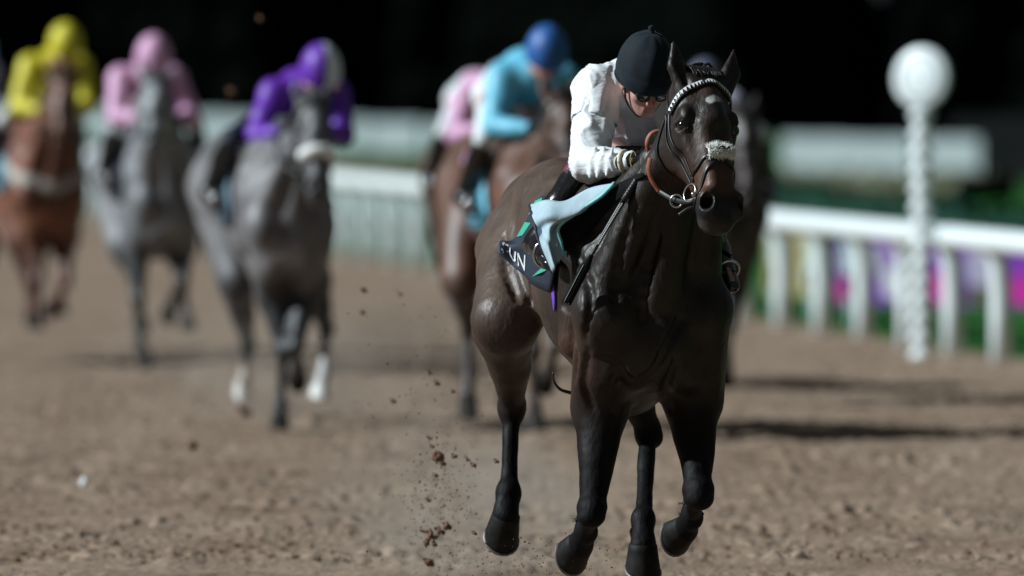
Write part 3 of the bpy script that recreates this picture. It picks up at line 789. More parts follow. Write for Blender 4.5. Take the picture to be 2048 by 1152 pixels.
def rock(mb, c, r, seed):
    rr = random.Random(seed); V = []; F = []
    base = [(0, 0, 1), (.9, 0, .35), (.28, .86, .35), (-.73, .53, .35), (-.73, -.53, .35), (.28, -.86, .35),
            (.73, .53, -.4), (-.28, .86, -.4), (-.9, 0, -.4), (-.28, -.86, -.4), (.73, -.53, -.4), (0, 0, -1)]
    q = [rr.uniform(.6, 1.3) for _ in range(3)]
    for p in base:
        k = r * rr.uniform(.7, 1.25); V.append((c[0] + p[0] * k * q[0], c[1] + p[1] * k * q[1], c[2] + p[2] * k * q[2]))
    F = [(0, i, i % 5 + 1) for i in range(1, 6)] + [(i, i + 5, i % 5 + 1) for i in range(1, 6)] + [(i % 5 + 1, i + 5, i % 5 + 6) for i in range(1, 6)] + [(11, i % 5 + 6, i + 5) for i in range(1, 6)]
    mb.add(V, F)
mb = MB(); N_ = 2600
cx = RNG.uniform(-2.9, 3.2, N_); cy = 46.5 + RNG.uniform(0, 1, N_) ** 1.6 * 22; cz = sand_height(cx, cy)
for i in range(N_): rock(mb, (cx[i], cy[i], cz[i] + .002), RNG.uniform(.004, .017) * (1.5 if RNG.random() < .06 else 1), i)
tag(mb.build('sand_crumbs', 'sand_clod', None, False), 'small dark crumbs of sand strewn over the track', 'sand', kind='stuff')

# ------------------------------------------------------------------ running rails: posts, curved arms, rail
def rail_fence(name, off, y0, y1, step, label, stagger=0.0, wide=.145, top=.83, rr=.078, mat='white_paint'):
    root = empty(name, (rail_x(y0) + off, y0, 0)); o = A(rail_x(y0) + off, y0, 0)
    tag(root, label, 'fence')
    ang = math.atan(.1235); Rz = np.array([[math.cos(ang), math.sin(ang), 0], [-math.sin(ang), math.cos(ang), 0], [0, 0, 1]])
    mbp = MB(); pr = [(-.06, -.03, 0), (-.06, -.03, top - .2), (-.03, -.05, top - .1), (.0, -.12, top - .05)]
    # post section lofted up and bent towards the track under the rail
    V = []; secs = [(0, 0), (.35, 0), (top - .30, 0), (top - .15, -.01), (top - .06, -.045), (top + .02, -.10)]
    for z, dx in secs:
        for j in range(12): V.append((dx + math.cos(j * math.pi / 6) * wide / 2, math.sin(j * math.pi / 6) * .07, z))
    F = [(k * 12 + j, k * 12 + (j + 1) % 12, k * 12 + 12 + (j + 1) % 12, k * 12 + 12 + j) for k in range(len(secs) - 1) for j in range(12)]
    F += [tuple(range(12))[::-1], tuple(12 * (len(secs) - 1) + j for j in range(12))]
    pm = mesh('post', V, F); y = y0 + stagger; first = True
    while y < y1:
        p = link('post', pm, mat if first else None, root, True); first = False
        p.location = A(rail_x(y) + off, y, -.03) - o; p.rotation_euler = (0, 0, -ang * 0 + math.atan2(-.1235, 1) * -1)
        y += step
    line = np.array([(rail_x(v) + off - .12, v, top) for v in np.linspace(y0 - 3, y1, 60)]) - o
    MB().tube(line, rr, 14).build('rail', mat, root)
    return root
rail_fence('running_rail', 0.0, 75.0, 175, 2.0, 'white plastic running rail on wide posts along the sand track')
rail_fence('running_rail', 0.75, 88.2, 175, 2.0, 'second white rail standing on the turf just behind the running rail', .2, .09, .74, .05, 'white_turf_cast')

# winning post
X0, Y0 = 2.83, 78.6
wp = empty('winning_post', (X0, Y0, 0)); tag(wp, 'white winning post with round disc on top beside the rail', 'post')
V = []; F = []; n = 20; prof = []
z = 0.0
while z < 1.72:
    prof.append((z, .066 + .018 * math.cos(2 * math.pi * z / .128))); z += .016
for z, r in prof:
    for j in range(n): V.append((r * math.cos(2 * math.pi * j / n), r * math.sin(2 * math.pi * j / n), z))
F = [(i * n + j, i * n + (j + 1) % n, (i + 1) * n + (j + 1) % n, (i + 1) * n + j) for i in range(len(prof) - 1) for j in range(n)]
link('pole', mesh('pole', V, F), 'white_paint', wp)
dn = nrm(A(-.50, -.86, .1)); dc = A(0, 0, 1.925); e1 = nrm(np.cross(dn, A(0, 0, 1))); e2 = np.cross(e1, dn)
V = []; F = []; n = 48
for d_, r in ((-.025, .02), (-.025, .198), (-.015, .211), (.015, .211), (.025, .198), (.025, .02)):
    for j in range(n): V.append(dc + dn * d_ + (e1 * math.cos(2 * math.pi * j / n) + e2 * math.sin(2 * math.pi * j / n)) * r)
F = [(i * n + j, i * n + (j + 1) % n, (i + 1) * n + (j + 1) % n, (i + 1) * n + j) for i in range(5) for j in range(n)] + [tuple(range(n))[::-1], tuple(5 * n + j for j in range(n))]
link('disc', mesh('disc', V, F), 'white_paint', wp, True)
MB().torus(dc + dn * .026, dn, .15, .008, 40, 6).build('disc_ring', 'panel_white', wp)

# advertising boards on the turf
material('board_purple', (0.26, 0.04, 0.50), 0.5, noise=(8, 0.2)); material('board_magenta', (0.72, 0.02, 0.40), 0.5, noise=(8, 0.2))
material('board_lilac', (0.50, 0.46, 0.62), 0.5, noise=(8, 0.1)); material('board_cream', (0.52, 0.40, 0.14), 0.5, noise=(8, 0.2))
def board(px0, px1, d, zt, back, blocks, label):
    x0, x1 = (px0 - 1024) / FPX * d, (px1 - 1024) / FPX * d; W = (x1 - x0) / math.cos(.38); yw = -.38
    r = empty('advertising_board', (x0, d, -.05), yw); tag(r, label, 'sign')
    MB().box((W / 2, .02, zt / 2), (W, .03, zt)).build('panel', back, r, False)
    for i in range(2): MB().tube([(W * (.2 + .6 * i), .05, 0), (W * (.2 + .6 * i), .05, zt)], .015, 8).build('stay', 'dark_wall', r)
    for (a, b, c, e, m) in blocks:
        k = 18; V = [(W * ((a + b) / 2 + (b - a) / 2 * math.copysign(abs(math.cos(q)) ** .6, math.cos(q))), 0.0, zt * ((c + e) / 2 + (e - c) / 2 * math.copysign(abs(math.sin(q)) ** .6, math.sin(q)))) for q in np.linspace(0, 2 * math.pi, k, endpoint=False)]
        MB().add(V + [(x, .004, z) for x, y_, z in V], [tuple(range(k))] + [(j, (j + 1) % k, (j + 1) % k + k, j + k) for j in range(k)]).build('print', m, r, False)
board(1532, 1652, 101, .56, 'board_cream', [(.08, .45, .55, .9, 'board_lilac'), (.6, .95, .1, .6, 'white_print')], 'cream and yellow advertising board behind the rail, furthest left')
board(1672, 1852, 98, .54, 'board_purple', [(.02, .55, .45, .95, 'board_lilac'), (.0, .35, .02, .42, 'board_magenta'), (.5, .98, .08, .6, 'white_print')], 'purple and lilac advertising board behind the winning post')
board(1858, 2014, 97, .54, 'board_purple', [(.02, .42, .02, .55, 'board_magenta'), (.46, .97, .3, .97, 'board_lilac'), (.46, .96, .02, .3, 'hedge_olive')], 'purple board with magenta corner seen right of the winning post')
board(2018, 2180, 96.5, .54, 'board_purple', [(.02, .4, .02, .5, 'board_magenta'), (.5, .95, .3, .97, 'board_lilac')], 'purple board cut by the right edge of the picture')

# hedges, pale panel fence, dark wall, night backdrop
def leafy(name, line, width, height, mat, label, cat, leaf=.07, dens=260, kind=None):
    """clipped hedge or wood: an uneven core covered with leaf-sized faces"""
    mb = MB(); line = np.asarray(line, float); L = np.linalg.norm(np.diff(line, axis=0), axis=1).sum(); P = catmull(line, max(int(L / 1.5), 8))
    T = np.gradient(P, axis=0); T /= np.linalg.norm(T, axis=1)[:, None]; S = np.stack([-T[:, 1], T[:, 0], 0 * T[:, 0]], 1)
    sec = [(-.45, 0), (-.5, .5), (-.44, .88), (-.25, .97), (.25, .98), (.44, .88), (.5, .5), (.45, 0)]
    V = []
    for i in range(len(P)):
        hh = height * (1 + .05 * mnoise.noise(Vector((i * .7, height, 0))))
        for a, b in sec: V.append(P[i] + S[i] * a * width * .92 + A(0, 0, b * hh * .95))
    k = len(sec); mb.add(V, [(i * k + j, i * k + j + 1, (i + 1) * k + j + 1, (i + 1) * k + j) for i in range(len(P) - 1) for j in range(k - 1)])
    n = int(L * dens / 10)
    for _ in range(n):
        t = random.random() * (len(P) - 1.01); i = int(t); p = P[i] + (P[i + 1] - P[i]) * (t - i)
        a, b = random.choice([(-.5, random.random()), (random.uniform(-.5, .5), 1), (.5, random.random())])
        c = p + S[i] * a * width + A(0, 0, max(.02, b * height) + random.uniform(-.5, .6) * leaf)
        d1 = nrm(RNG.normal(size=3)) * leaf; d2 = nrm(np.cross(d1, RNG.normal(size=3))) * leaf * .6
        mb.add([c - d1, c + d2, c + d1, c - d2], [(0, 1, 2, 3)])
    o = mb.build(name, mat, None, False); return tag(o, label, cat, kind=kind)
leafy('hedge', [(5.6, 92, -.05), (3.6, 116, -.05), (2.6, 128, -.05), (1.6, 138, -.05)], 1.2, .74, 'hedge_dark', 'low dark green clipped hedge beyond the rail', 'hedge')
leafy('hedge', [(7.0, 168, -.05), (5.6, 170, -.05), (3.0, 178, -.05), (.5, 190, -.05)], 1.5, .42, 'hedge_olive', 'olive brown strip of dry hedge below the pale panels right of the leading horse', 'hedge', .06)
leafy('hedge', [(.6, 152, -.05), (-2.5, 176, -.05), (-7.0, 206, -.05), (-11, 232, -.05)], 1.5, .56, 'hedge_olive', 'olive brown hedge behind the rail between the purple and blue riders', 'hedge', .06)
pf = empty('panel_fence', (8, 200, 0)); tag(pf, 'pale grey white panel fence in the far background', 'fence')
pl = np.array([(7.9, 188), (5.1, 193), (-2, 236), (-15, 322)], float); PP = catmull(np.c_[pl, np.zeros(4)], 600)
arc = np.r_[0, np.cumsum(np.linalg.norm(np.diff(PP, axis=0), axis=1))]; s0 = .9
pmesh = MB(); pmesh.box((0, 0, .44), (1.40, .05, .64)); pme = mesh('panel', pmesh.v, pmesh.f); pme.materials.append(MATS['panel_white'])
qmesh = MB(); qmesh.box((0, 0, .36), (.08, .08, .88)); qme = mesh('post', qmesh.v, qmesh.f); qme.materials.append(MATS['dark_wall'])
while s0 < arc[-1] - 2:
    i = np.searchsorted(arc, s0); p = PP[i] - A(8, 200, 0); d = PP[min(i + 3, 599)] - PP[max(i - 3, 0)]; an = math.atan2(d[1], d[0])
    s1 = 1.38 / max(abs(d[0]) / np.linalg.norm(d[:2]), .12)
    o = link('panel', pme, None, pf, False); o.location = p; o.rotation_euler = (0, 0, -.7)
    o = link('post', qme, None, pf, False); o.location = p + A(.69, .1, 0)
    s0 += s1 if s1 < 8 else 8
MB().box((0, 0, .53), (5.4, .3, 1.16)).build('dark_wall', 'dark_wall', None, False)
dw = bpy.data.objects['dark_wall']; dw.location = (10.35, 197, -.05); tag(dw, 'low dark grey wall at the far right behind the rail', 'wall')
# added near-black tree shapes standing in for the unlit night beyond the track
mb = MB(); rr = random.Random(3)
tb = [(-95, 395), (-40, 372), (0, 366), (40, 360), (95, 350)]
for i in range(900):
    t = rr.random() * 3.999; k = int(t); x = tb[k][0] + (tb[k + 1][0] - tb[k][0]) * (t - k); yy = tb[k][1] + (tb[k + 1][1] - tb[k][1]) * (t - k) + rr.uniform(0, 12)
    yy -= 62 * smooth01(np.array(x), -2, 6); hgt = rr.uniform(7, 12); rad = rr.uniform(1.0, 1.7); z0 = -.05
    lv = 11; n = 9; V = []
    for a in range(lv + 1):
        q = a / lv; ra = rad * (1.05 - q) * (1.0 if a % 2 else .72) + .05
        for b in range(n):
            c = 2 * math.pi * b / n + q * 2 + i; w = ra * rr.uniform(.75, 1.2); V.append((x + w * math.cos(c), yy + w * math.sin(c), z0 + hgt * q * rr.uniform(.97, 1.03)))
    mb.add(V, [(a * n + b, a * n + (b + 1) % n, (a + 1) * n + (b + 1) % n, (a + 1) * n + b) for a in range(lv) for b in range(n)])
tag(mb.build('night_backdrop', 'night_black', None, False), 'added black backdrop of conifer shapes standing for the unlit night beyond the track', 'trees', kind='stuff')

# ------------------------------------------------------------------ the leading horse
ST = Stand(0.36, 42.0, 15.0); q_ = ST.loc
MJ = dict(dz=.03, poll=q_(1416, 158, .88), muzzle=q_(1454, 434, 1.13), ear_s=.016, side=A(-.20, .97, -.11), nb=A(.42, .03, 1.30), hw=1.22)
MJ['RF'] = [q_(1200, 815, .40), q_(1184, 1022, .56), q_(1172, 1062, .28), q_(1160, 1088, .205), q_(1142, 1104, .145), A(.35, 0, -.9)]
MJ['LF'] = [q_(1388, 800, .42), q_(1397, 985, .60), q_(1384, 1035, .32), q_(1372, 1055, .245), q_(1352, 1064, .185), A(.35, 0, -.9)]
MJ['RH'] = [q_(1012, 640, -.40), q_(1024, 812, -.70), q_(1018, 985, -.58), q_(1012, 1032, -.545), q_(1002, 1072, -.60), A(.75, -.1, -.6)]
MJ['LH'] = [q_(1235, 690, -.28), q_(1296, 865, -.34), q_(1286, 1040, -.03), q_(1286, 1092, .02), q_(1284, 1138, .0), A(.8, 0, -.5)]

def coat_main(V, J):
    H, R = J['H'], J['R']; po = J['poll']
    C = np.tile(A(.0155, .0112, .0092), (len(V), 1))
    def mix(w, c): C[:] = C * (1 - w[:, None]) + np.array(c) * w[:, None]
    u, v, w = V.T
    mix(.85 * (1 - smooth01(u, -.3, .30)) * smooth01(w, .70, 1.0), (.098, .066, .050))               # brown-grey barrel and quarters, dust and the lit coat's sheen in one colour
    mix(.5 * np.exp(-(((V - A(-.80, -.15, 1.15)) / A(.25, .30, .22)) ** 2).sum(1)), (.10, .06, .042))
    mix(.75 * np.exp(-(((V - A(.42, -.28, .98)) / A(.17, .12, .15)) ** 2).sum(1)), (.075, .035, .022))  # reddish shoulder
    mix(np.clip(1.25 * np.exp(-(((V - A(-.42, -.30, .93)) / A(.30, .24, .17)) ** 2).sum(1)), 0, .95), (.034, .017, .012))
    mix(1 - smooth01(w, .55, .86), (.0055, .005, .0055))                                             # black points
    a = np.linalg.norm(J['muzzle'] - po) / .60
    q = (V - po) @ R / np.array([a, 1.22, 1.06]); t, s, n = q.T
    hd = smooth01(t, -.1, .0) * (1 - smooth01(t, .66, .70)) * smooth01(n, -.28, -.24) * (np.abs(s) < .16)
    mix(hd, (.018, .0125, .010))
    mix(hd * .9 * np.exp(-(((t - .435) / .075) ** 2 + ((n + .05) / .08) ** 2)), (.115, .050, .028))  # tan muzzle
    mix(hd * .6 * np.exp(-(((t - .05) / .05) ** 2 + (s / .07) ** 2)), (.06, .03, .02))
    mix(hd * .55 * np.exp(-(((t - .29) / .07) ** 2 + ((np.abs(s) - .05) / .03) ** 2)), (.075, .04, .03))
    mix(hd * smooth01(t, .48, .53), (.013, .012, .013))
    mix(hd * .5 * np.exp(-(((t - .60) / .03) ** 2 + ((n + .10) / .03) ** 2)), (.10, .085, .08))      # grey lips
    star = smooth01(.023 + .012 * vnoise(q * 60, 3) - np.sqrt(((t - .103) * .9 + s * .25) ** 2 * 2.2 + ((s + .004) * .75) ** 2), .0, .008)
    mix(hd * star, (.55, .55, .53))
    C *= (1 + .10 * vnoise(V * 14, 2) + .10 * vnoise(V * A(60, 60, 20), 4))[:, None]
    return C
MJ['folds'] = [(.013, [(1270, 410), (1246, 490), (1232, 560), (1230, 620)]), (.010, [(1316, 470), (1296, 540), (1284, 640)]), (.012, [(1178, 700), (1168, 770), (1186, 815)]),
               (.011, [(1198, 715), (1236, 732), (1214, 786), (1224, 826)]), (.013, [(1238, 738), (1270, 768), (1306, 742)]), (.011, [(1306, 742), (1335, 690), (1362, 640)]),
               (.011, [(1152, 500), (1182, 590), (1172, 680)]), (.010, [(1128, 610), (1150, 690), (1150, 760)]), (.009, [(1010, 470), (1012, 540), (1034, 600)]),
               (.010, [(1350, 720), (1330, 780), (1340, 820)]), (.008, [(1065, 420), (1075, 500), (1062, 600)])]
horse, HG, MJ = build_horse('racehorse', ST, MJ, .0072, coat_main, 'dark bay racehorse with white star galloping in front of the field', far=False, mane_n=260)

def ray_hit(px, py, off=0.0): return ray_hit_on(HG, ST, px, py, off)
MP = dict(head=q_(1288, 166, .30), face=A(.88, .08, -.46), up=A(.46, .04, .88), nb=q_(1266, 190, .10), pv=A(-.30, .20, 1.78), nbo=A(-.04, -.01, .035), cho=A(0, -.02, .03))
MP.update(Rsh=q_(1196, 180, .12), Rel=q_(1176, 328, .32), Rwr=q_(1264, 322, .56), Lsh=q_(1338, 185, .13), Lel=q_(1392, 330, .28), Lwr=q_(1352, 330, .52),
          Rhp=A(-.20, .14, 1.66), Rkn=q_(1160, 352, .22), Ran=ray_hit(1074, 484, off=.048)[0], Rto=ray_hit(1102, 528, off=.045)[0],
          Lhp=A(-.22, .23, 1.68), Lkn=q_(1400, 360, .20), Lan=q_(1435, 500, .02), Lto=q_(1462, 570, .16))
for k, s in (('R', -1), ('L', 1)):
    D = nrm(A(.72, -s * .62, .12) if k == 'R' else A(.75, -.55, .1)); Pn = nrm(A(.15, -s * .25, -1)); Pn = nrm(Pn - D * (Pn @ D)); K = np.cross(Pn, D) * s
    MP[k + 'D'], MP[k + 'K'], MP[k + 'N'] = D, K, Pn
jockey = build_jockey(ST, MP, .0065, dict(shirt='silk_white', breeches='maroon', helmet='helmet_silk', boot='boot_black'),
                      'person in white silks and black helmet crouched over the leading dark horse', far=False)

# ------------------------------------------------------------------ tack of the leading horse
H, R = MJ['H'], MJ['R']; HT, HS, HN = R[:, 0], R[:, 1], R[:, 2]
def locv(px, py, v, st=ST):
    """the point at side offset v that the photograph shows at (px, py)"""
    a, b = st.loc(px, py, -1.0), st.loc(px, py, 1.0); t = (v - a[1]) / (b[1] - a[1]); return a + (b - a) * t
def strap(name, pts, width, mat, parent, off=.004, thick=.004, n=28, g=HG):
    P, N = g.snap(catmull(pts, n), off); return MB().ribbon(P, N, width, thick).build(name, mat, parent)
def patch(rows, nu=16, nv=14):
    """smooth sheet through a grid of control points"""
    rows = [catmull(r, nu) for r in rows]; G = np.stack(rows, 0); out = np.zeros((nv, nu, 3))
    for j in range(nu): out[:, j] = catmull(G[:, j], nv)
    return out
def cloth(name, G, mat, parent, thick=.004):
    nv, nu = G.shape[:2]
    me = mesh_np(name, G.reshape(-1, 3), np.array([[i * nu + j, i * nu + j + 1, (i + 1) * nu + j + 1, (i + 1) * nu + j] for i in range(nv - 1) for j in range(nu - 1)]))
    o = link(name, me, mat, parent); m = o.modifiers.new('thickness', 'SOLIDIFY'); m.thickness = thick; m.offset = 0; return o
def mirror_obj(o, name, mat, parent):
    v = np.array([tuple(p.co) for p in o.data.vertices]); v[:, 1] *= -1
    me = mesh(name, v, [tuple(reversed(p.vertices)) for p in o.data.polygons]); return link(name, me, mat, parent)

# bridle
brid = strap('bridle', [H(.10, -.10, -.10), H(.03, -.09, -.13), H(-.02, -.06, -.135), H(-.04, 0, -.14), H(-.02, .06, -.135), H(.03, .09, -.13), H(.10, .10, -.10)], .016, 'leather', horse)
bb = [H(.115, -.10, -.095), H(.065, -.088, -.035), H(.03, -.045, .01), H(.022, 0, .02), H(.03, .045, .01), H(.065, .088, -.035), H(.115, .10, -.095)]
band = strap('browband', bb, .023, 'leather', brid, .006, .006, 60)
P, N = HG.snap(catmull(bb, 61), .0105); mb = MB()
for i in range(2, 58, 2):
    p, n = P[i], N[i]; t = nrm(P[i + 1] - P[i - 1]); w = np.cross(n, t); w = w if w @ HT > 0 else -w; dl = np.linalg.norm(P[i + 1] - P[i - 1]) * .46
    mb.add([p - t * dl - w * .010, p + t * dl - w * .010, p + w * .009, p - t * dl - w * .010 + n * .002, p + t * dl - w * .010 + n * .002, p + w * .009 + n * .002],
           [(3, 4, 5), (0, 1, 4, 3), (1, 2, 5, 4), (2, 0, 3, 5)])
mb.build('browband_triangles', 'white_print', brid, False)
for s in (-1, 1):
    strap('cheek_strap', [H(.105, s * .10, -.105), H(.20, s * .095, -.115), H(.30, s * .075, -.10), H(.41, s * .062, -.085)], .012, 'leather', brid)
    strap('cheek_strap', [H(.11, s * .10, -.12), H(.21, s * .09, -.14), H(.31, s * .072, -.12), H(.415, s * .06, -.10)], .009, 'leather', brid)
    strap('throat_strap', [H(.10, s * .10, -.12), H(.20, s * .085, -.20), H(.26, s * .06, -.25), H(.28, 0, -.27)], .012, 'leather', brid, g=HG)
    strap('crossed_noseband', [H(.335, s * .02, .0), H(.355, s * .045, -.02), H(.38, s * .062, -.055), H(.385, s * .062, -.09)], .011, 'leather', brid)
    strap('crossed_noseband', [H(.35, s * .012, .0), H(.40, s * .035, -.01), H(.46, s * .058, -.045), H(.50, s * .06, -.085), H(.53, s * .03, -.14)], .011, 'leather', brid)
    c, n = HG.snap(H(.455, s * .066, -.095), .012); c, n = c[0], n[0]
    MB().torus(c + n * .004, nrm(n + HN * .35), .033, .0034, 32, 8).build('bit_ring', 'steel', brid)
    MB().ball(c + HT * .02 + HN * .03 + n * .006, .010).build('bit_joint', 'steel', brid)
# fleece on the noseband: many short tufts round a dark core
mb = MB(); c0, n0 = HG.snap(H(.325, .0, .0), .010); c0 = c0[0]
for i in range(1100):
    a = RNG.uniform(-1, 1); ph = RNG.uniform(0, 2 * math.pi); rad = .021
    base = c0 + HS * a * .047 - HN * (.012 * a * a) + (HT * math.cos(ph) + HN * math.sin(ph)) * rad * math.sqrt(max(.15, 1 - .6 * a * a))
    d = nrm((HT * math.cos(ph) + HN * math.sin(ph)) + HS * a * .8 + RNG.normal(size=3) * .35)
    if abs(a + .05) < .3 and HN @ d > .35 and HT @ d < .3 and RNG.random() < .75: continue
    t = np.cross(d, RNG.normal(size=3)); t = nrm(t) * .0034; L_ = RNG.uniform(.012, .024)
    b = np.cross(nrm(t), d) * .004
    mb.add([base - t, base + t, base + b, base + d * L_], [(0, 1, 3), (1, 2, 3), (2, 0, 3)])
fl = mb.build('fleece_noseband', 'fleece', brid, False)
mb = MB(); mb.tube(np.array([c0 + HS * a * .045 - HN * .012 * a * a for a in np.linspace(-1, 1, 13)]), .020, 12); mb.build('fleece_core', 'fleece', fl)
mb = MB(); mb.ribbon(np.array([c0 + HS * a * .022 + HN * .030 + HT * .004 * math.sin(5 * a) for a in np.linspace(-1, 1, 8)]), np.tile(HN, (8, 1)), .008, .004); mb.build('fleece_strap', 'hair', fl)
# reins
def rope(name, pts, w, mat, parent, side, n=40):
    P = catmull(pts, n); N = np.tile(nrm(side), (n, 1)); return MB().ribbon(P, N, w, .005).build(name, mat, parent)
sd = nrm(A(.75, -.6, .1))
r0 = [ST.loc(1393, 398, 1.02), ST.loc(1372, 404, .98), ST.loc(1345, 398, .90), ST.loc(1318, 383, .82)]
r1 = [ST.loc(1318, 383, .82), ray_hit(1303, 360, off=.025)[0], ray_hit(1297, 338, off=.03)[0], ray_hit(1300, 316, off=.03)[0]]
rein = rope('rein', r0, .018, 'leather', brid, sd); rope('rein_grip', r1, .016, 'rubber_tan', rein, sd)
rope('rein_loop', [ST.loc(1298, 308, .66), ST.loc(1294, 285, .66), ST.loc(1303, 266, .66), ST.loc(1322, 262, .66), ST.loc(1345, 280, .66)], .015, 'rubber_tan', rein, nrm(A(.6, -.3, .7)))
MB().torus(ST.loc(1353, 402, .93), nrm(A(.85, -.5, .1)), .023, .0035, 28, 8).build('martingale_ring', 'steel', rein)
rope('strap_end', [ST.loc(1390, 412, 1.0), ST.loc(1374, 418, .99), ST.loc(1357, 430, .98)], .010, 'leather', rein, sd, 12)
rope('rein', [H(.46, .085, -.11), ST.loc(1480, 395, .92), ST.loc(1440, 380, .70), ST.loc(1370, 335, .62)], .022, 'leather', brid, nrm(A(.7, .6, .1)))

# saddle, cloths, stirrups
sad = MB()
P = np.array([(-.22, .03, 1.60), (-.12, .03, 1.585), (.0, .03, 1.60), (.10, .03, 1.64), (.17, .03, 1.68)]) + A(0, 0, .03); P = catmull(P, 16)
sad.ribbon(P, np.tile(A(0, 0, 1), (16, 1)), np.r_[np.linspace(.20, .26, 5), np.linspace(.25, .12, 11)], .05); sad.build('saddle', 'leather', horse)
hit = lambda px, py, o=.012: ray_hit(px, py, off=o)[0]
top_l = [A(-.10, -.10, 1.62), A(.0, -.11, 1.62), A(.10, -.11, 1.64)]
hb = lambda px, py, o: ray_hit(px, py, off=o)[0]
_t = hb(1026, 480, .03)
navy = patch([[hb(1072, 400, .014), hb(1092, 392, .014), hb(1128, 402, .014)],
              [hb(1050, 447, .014), hb(1075, 445, .014), hb(1112, 450, .014)],
              [hb(1026, 480, .024), hb(1058, 488, .014), hb(1112, 490, .014)],
              [ST.loc(1000, 483, _t[0] + .02), hb(1043, 510, .016), hb(1112, 525, .014)],
              [ST.loc(996, 506, _t[0] + .05), hb(1046, 548, .016), hb(1100, 584, .014)]], 20, 20)
# keep the sheet just outside the flank
fl_ = navy.reshape(-1, 3)
for _ in range(3):
    d = HG.sample(fl_); n = HG.grad(fl_, .02); n /= np.linalg.norm(n, axis=1)[:, None] + 1e-9; fl_ += n * np.clip(.010 - d, 0, .05)[:, None]
navy = fl_.reshape(navy.shape)
nc = cloth('saddle_cloth', navy, 'navy', horse)
mirror_obj(nc, 'saddle_cloth', 'navy', horse).modifiers.new('thickness', 'SOLIDIFY').thickness = .004
def on_navy(a, b, off=.005):
    """point on the cloth at sheet coordinates a (back to front) and b (top to bottom)"""
    nv, nu = navy.shape[:2]; x = np.clip(a, 0, 1) * (nu - 1.001); y = np.clip(b, 0, 1) * (nv - 1.001); i, j = int(y), int(x); s, t = y - i, x - j
    p = navy[i, j] * (1 - s) * (1 - t) + navy[i + 1, j] * s * (1 - t) + navy[i, j + 1] * (1 - s) * t + navy[i + 1, j + 1] * s * t
    n = nrm(np.cross(navy[i, j + 1] - navy[i, j], navy[i + 1, j] - navy[i, j])); n = n if n[1] < 0 else -n
    return p + n * off
def print_poly(name, uv, mat, parent, off=.005):
    V = [on_navy(a, b, off) for a, b in uv]; k = len(V)
    MB().add(V, [tuple(range(k))]).build(name, mat, parent, False)
print_poly('print_green', [(.05, .02), (.42, .02), (.46, .12), (.2, .14), (.02, .16)], 'teal_print', nc)
print_poly('print_green', [(.02, .24), (.3, .26), (.22, .40), (.06, .44)], 'teal_print', nc)
print_poly('print_green', [(.80, .70), (.92, .68), (.90, .84), (.76, .93), (.84, .82)], 'teal_print', nc)
for ch, a0, a1, b0, b1 in (('S', .06, .22, .72, .92), ('U', .25, .41, .72, .92), ('N', .44, .60, .72, .92)):
    cu = bpy.data.curves.new('letter', 'FONT'); cu.body = ch; cu.size = 1; to = bpy.data.objects.new('t', cu); COL.objects.link(to)
    dg = bpy.context.evaluated_depsgraph_get(); tm = bpy.data.meshes.new_from_object(to.evaluated_get(dg)); bpy.data.objects.remove(to)
    v = np.array([tuple(p.co) for p in tm.vertices]); v = (v - v.min(0)) / np.maximum(v.max(0) - v.min(0), 1e-6)
    for p, q in zip(tm.vertices, v): p.co = on_navy(a0 + (a1 - a0) * q[0], b1 - (b1 - b0) * q[1], .006)
    tm.name = 'letter'; link('letter', tm, 'white_print', nc, False)
# pale blue lining thrown up over the boot
blue = patch([[hb(1061, 410, .085), hb(1092, 400, .10), hb(1132, 402, .085), hb(1180, 376, .06), hb(1230, 366, .045)],
              [hb(1063, 434, .115), hb(1090, 432, .125), hb(1122, 434, .10), hb(1154, 426, .075), hb(1190, 402, .05)],
              [hb(1069, 458, .115), hb(1085, 458, .085), hb(1100, 456, .10), hb(1110, 454, .07), hb(1120, 450, .075)],
              [hb(1084, 497, .105), hb(1094, 494, .115), hb(1103, 492, .09), hb(1113, 490, .075), hb(1122, 486, .06)],
              [hb(1105, 546, .07), hb(1109, 537, .085), hb(1114, 527, .065), hb(1121, 520, .055), hb(1127, 512, .045)]], 30, 28)
w_ = vnoise(blue.reshape(-1, 3) * A(16, 10, 16), 31).reshape(blue.shape[:2]); blue[..., 1] += .008 * w_
bl = cloth('lining', blue, 'blue_lining', nc)
MB().tube(blue[:, -1], .0075, 8).build('trim', 'teal_trim', nc); MB().tube(blue[:, 0], .006, 8).build('trim', 'navy', nc)
blk = patch([[hit(1106, 444, .02), hit(1165, 408, .02), hit(1225, 372, .02), hit(1285, 345, .016)],
             [hit(1112, 462, .025), hit(1175, 425, .02), hit(1225, 392, .02), hit(1288, 348, .014)],
             [hit(1124, 508, .016), hit(1170, 468, .014), hit(1228, 408, .014), hit(1290, 352, .012)]], 26, 14)
fl_ = blk.reshape(-1, 3)
for _ in range(3):
    d = HG.sample(fl_); n = HG.grad(fl_, .02); n /= np.linalg.norm(n, axis=1)[:, None] + 1e-9; fl_ += n * np.clip(.010 - d, 0, .05)[:, None]
pad = cloth('saddle_pad', fl_.reshape(blk.shape), 'black_cloth', horse); mirror_obj(pad, 'saddle_pad', 'black_cloth', horse)
P = [hit(1102, 550, .008), hit(1105, 575, .008), hit(1107, 600, .008), hit(1108, 622, .008)]
N_s = [ray_hit(1105, y_, off=0)[1] for y_ in np.linspace(550, 622, 16)]
MB().ribbon(catmull(P, 16), N_s, np.r_[.012, np.full(8, .026), np.linspace(.026, .006, 7)], .004).build('girth_tape', 'purple_tape', horse)
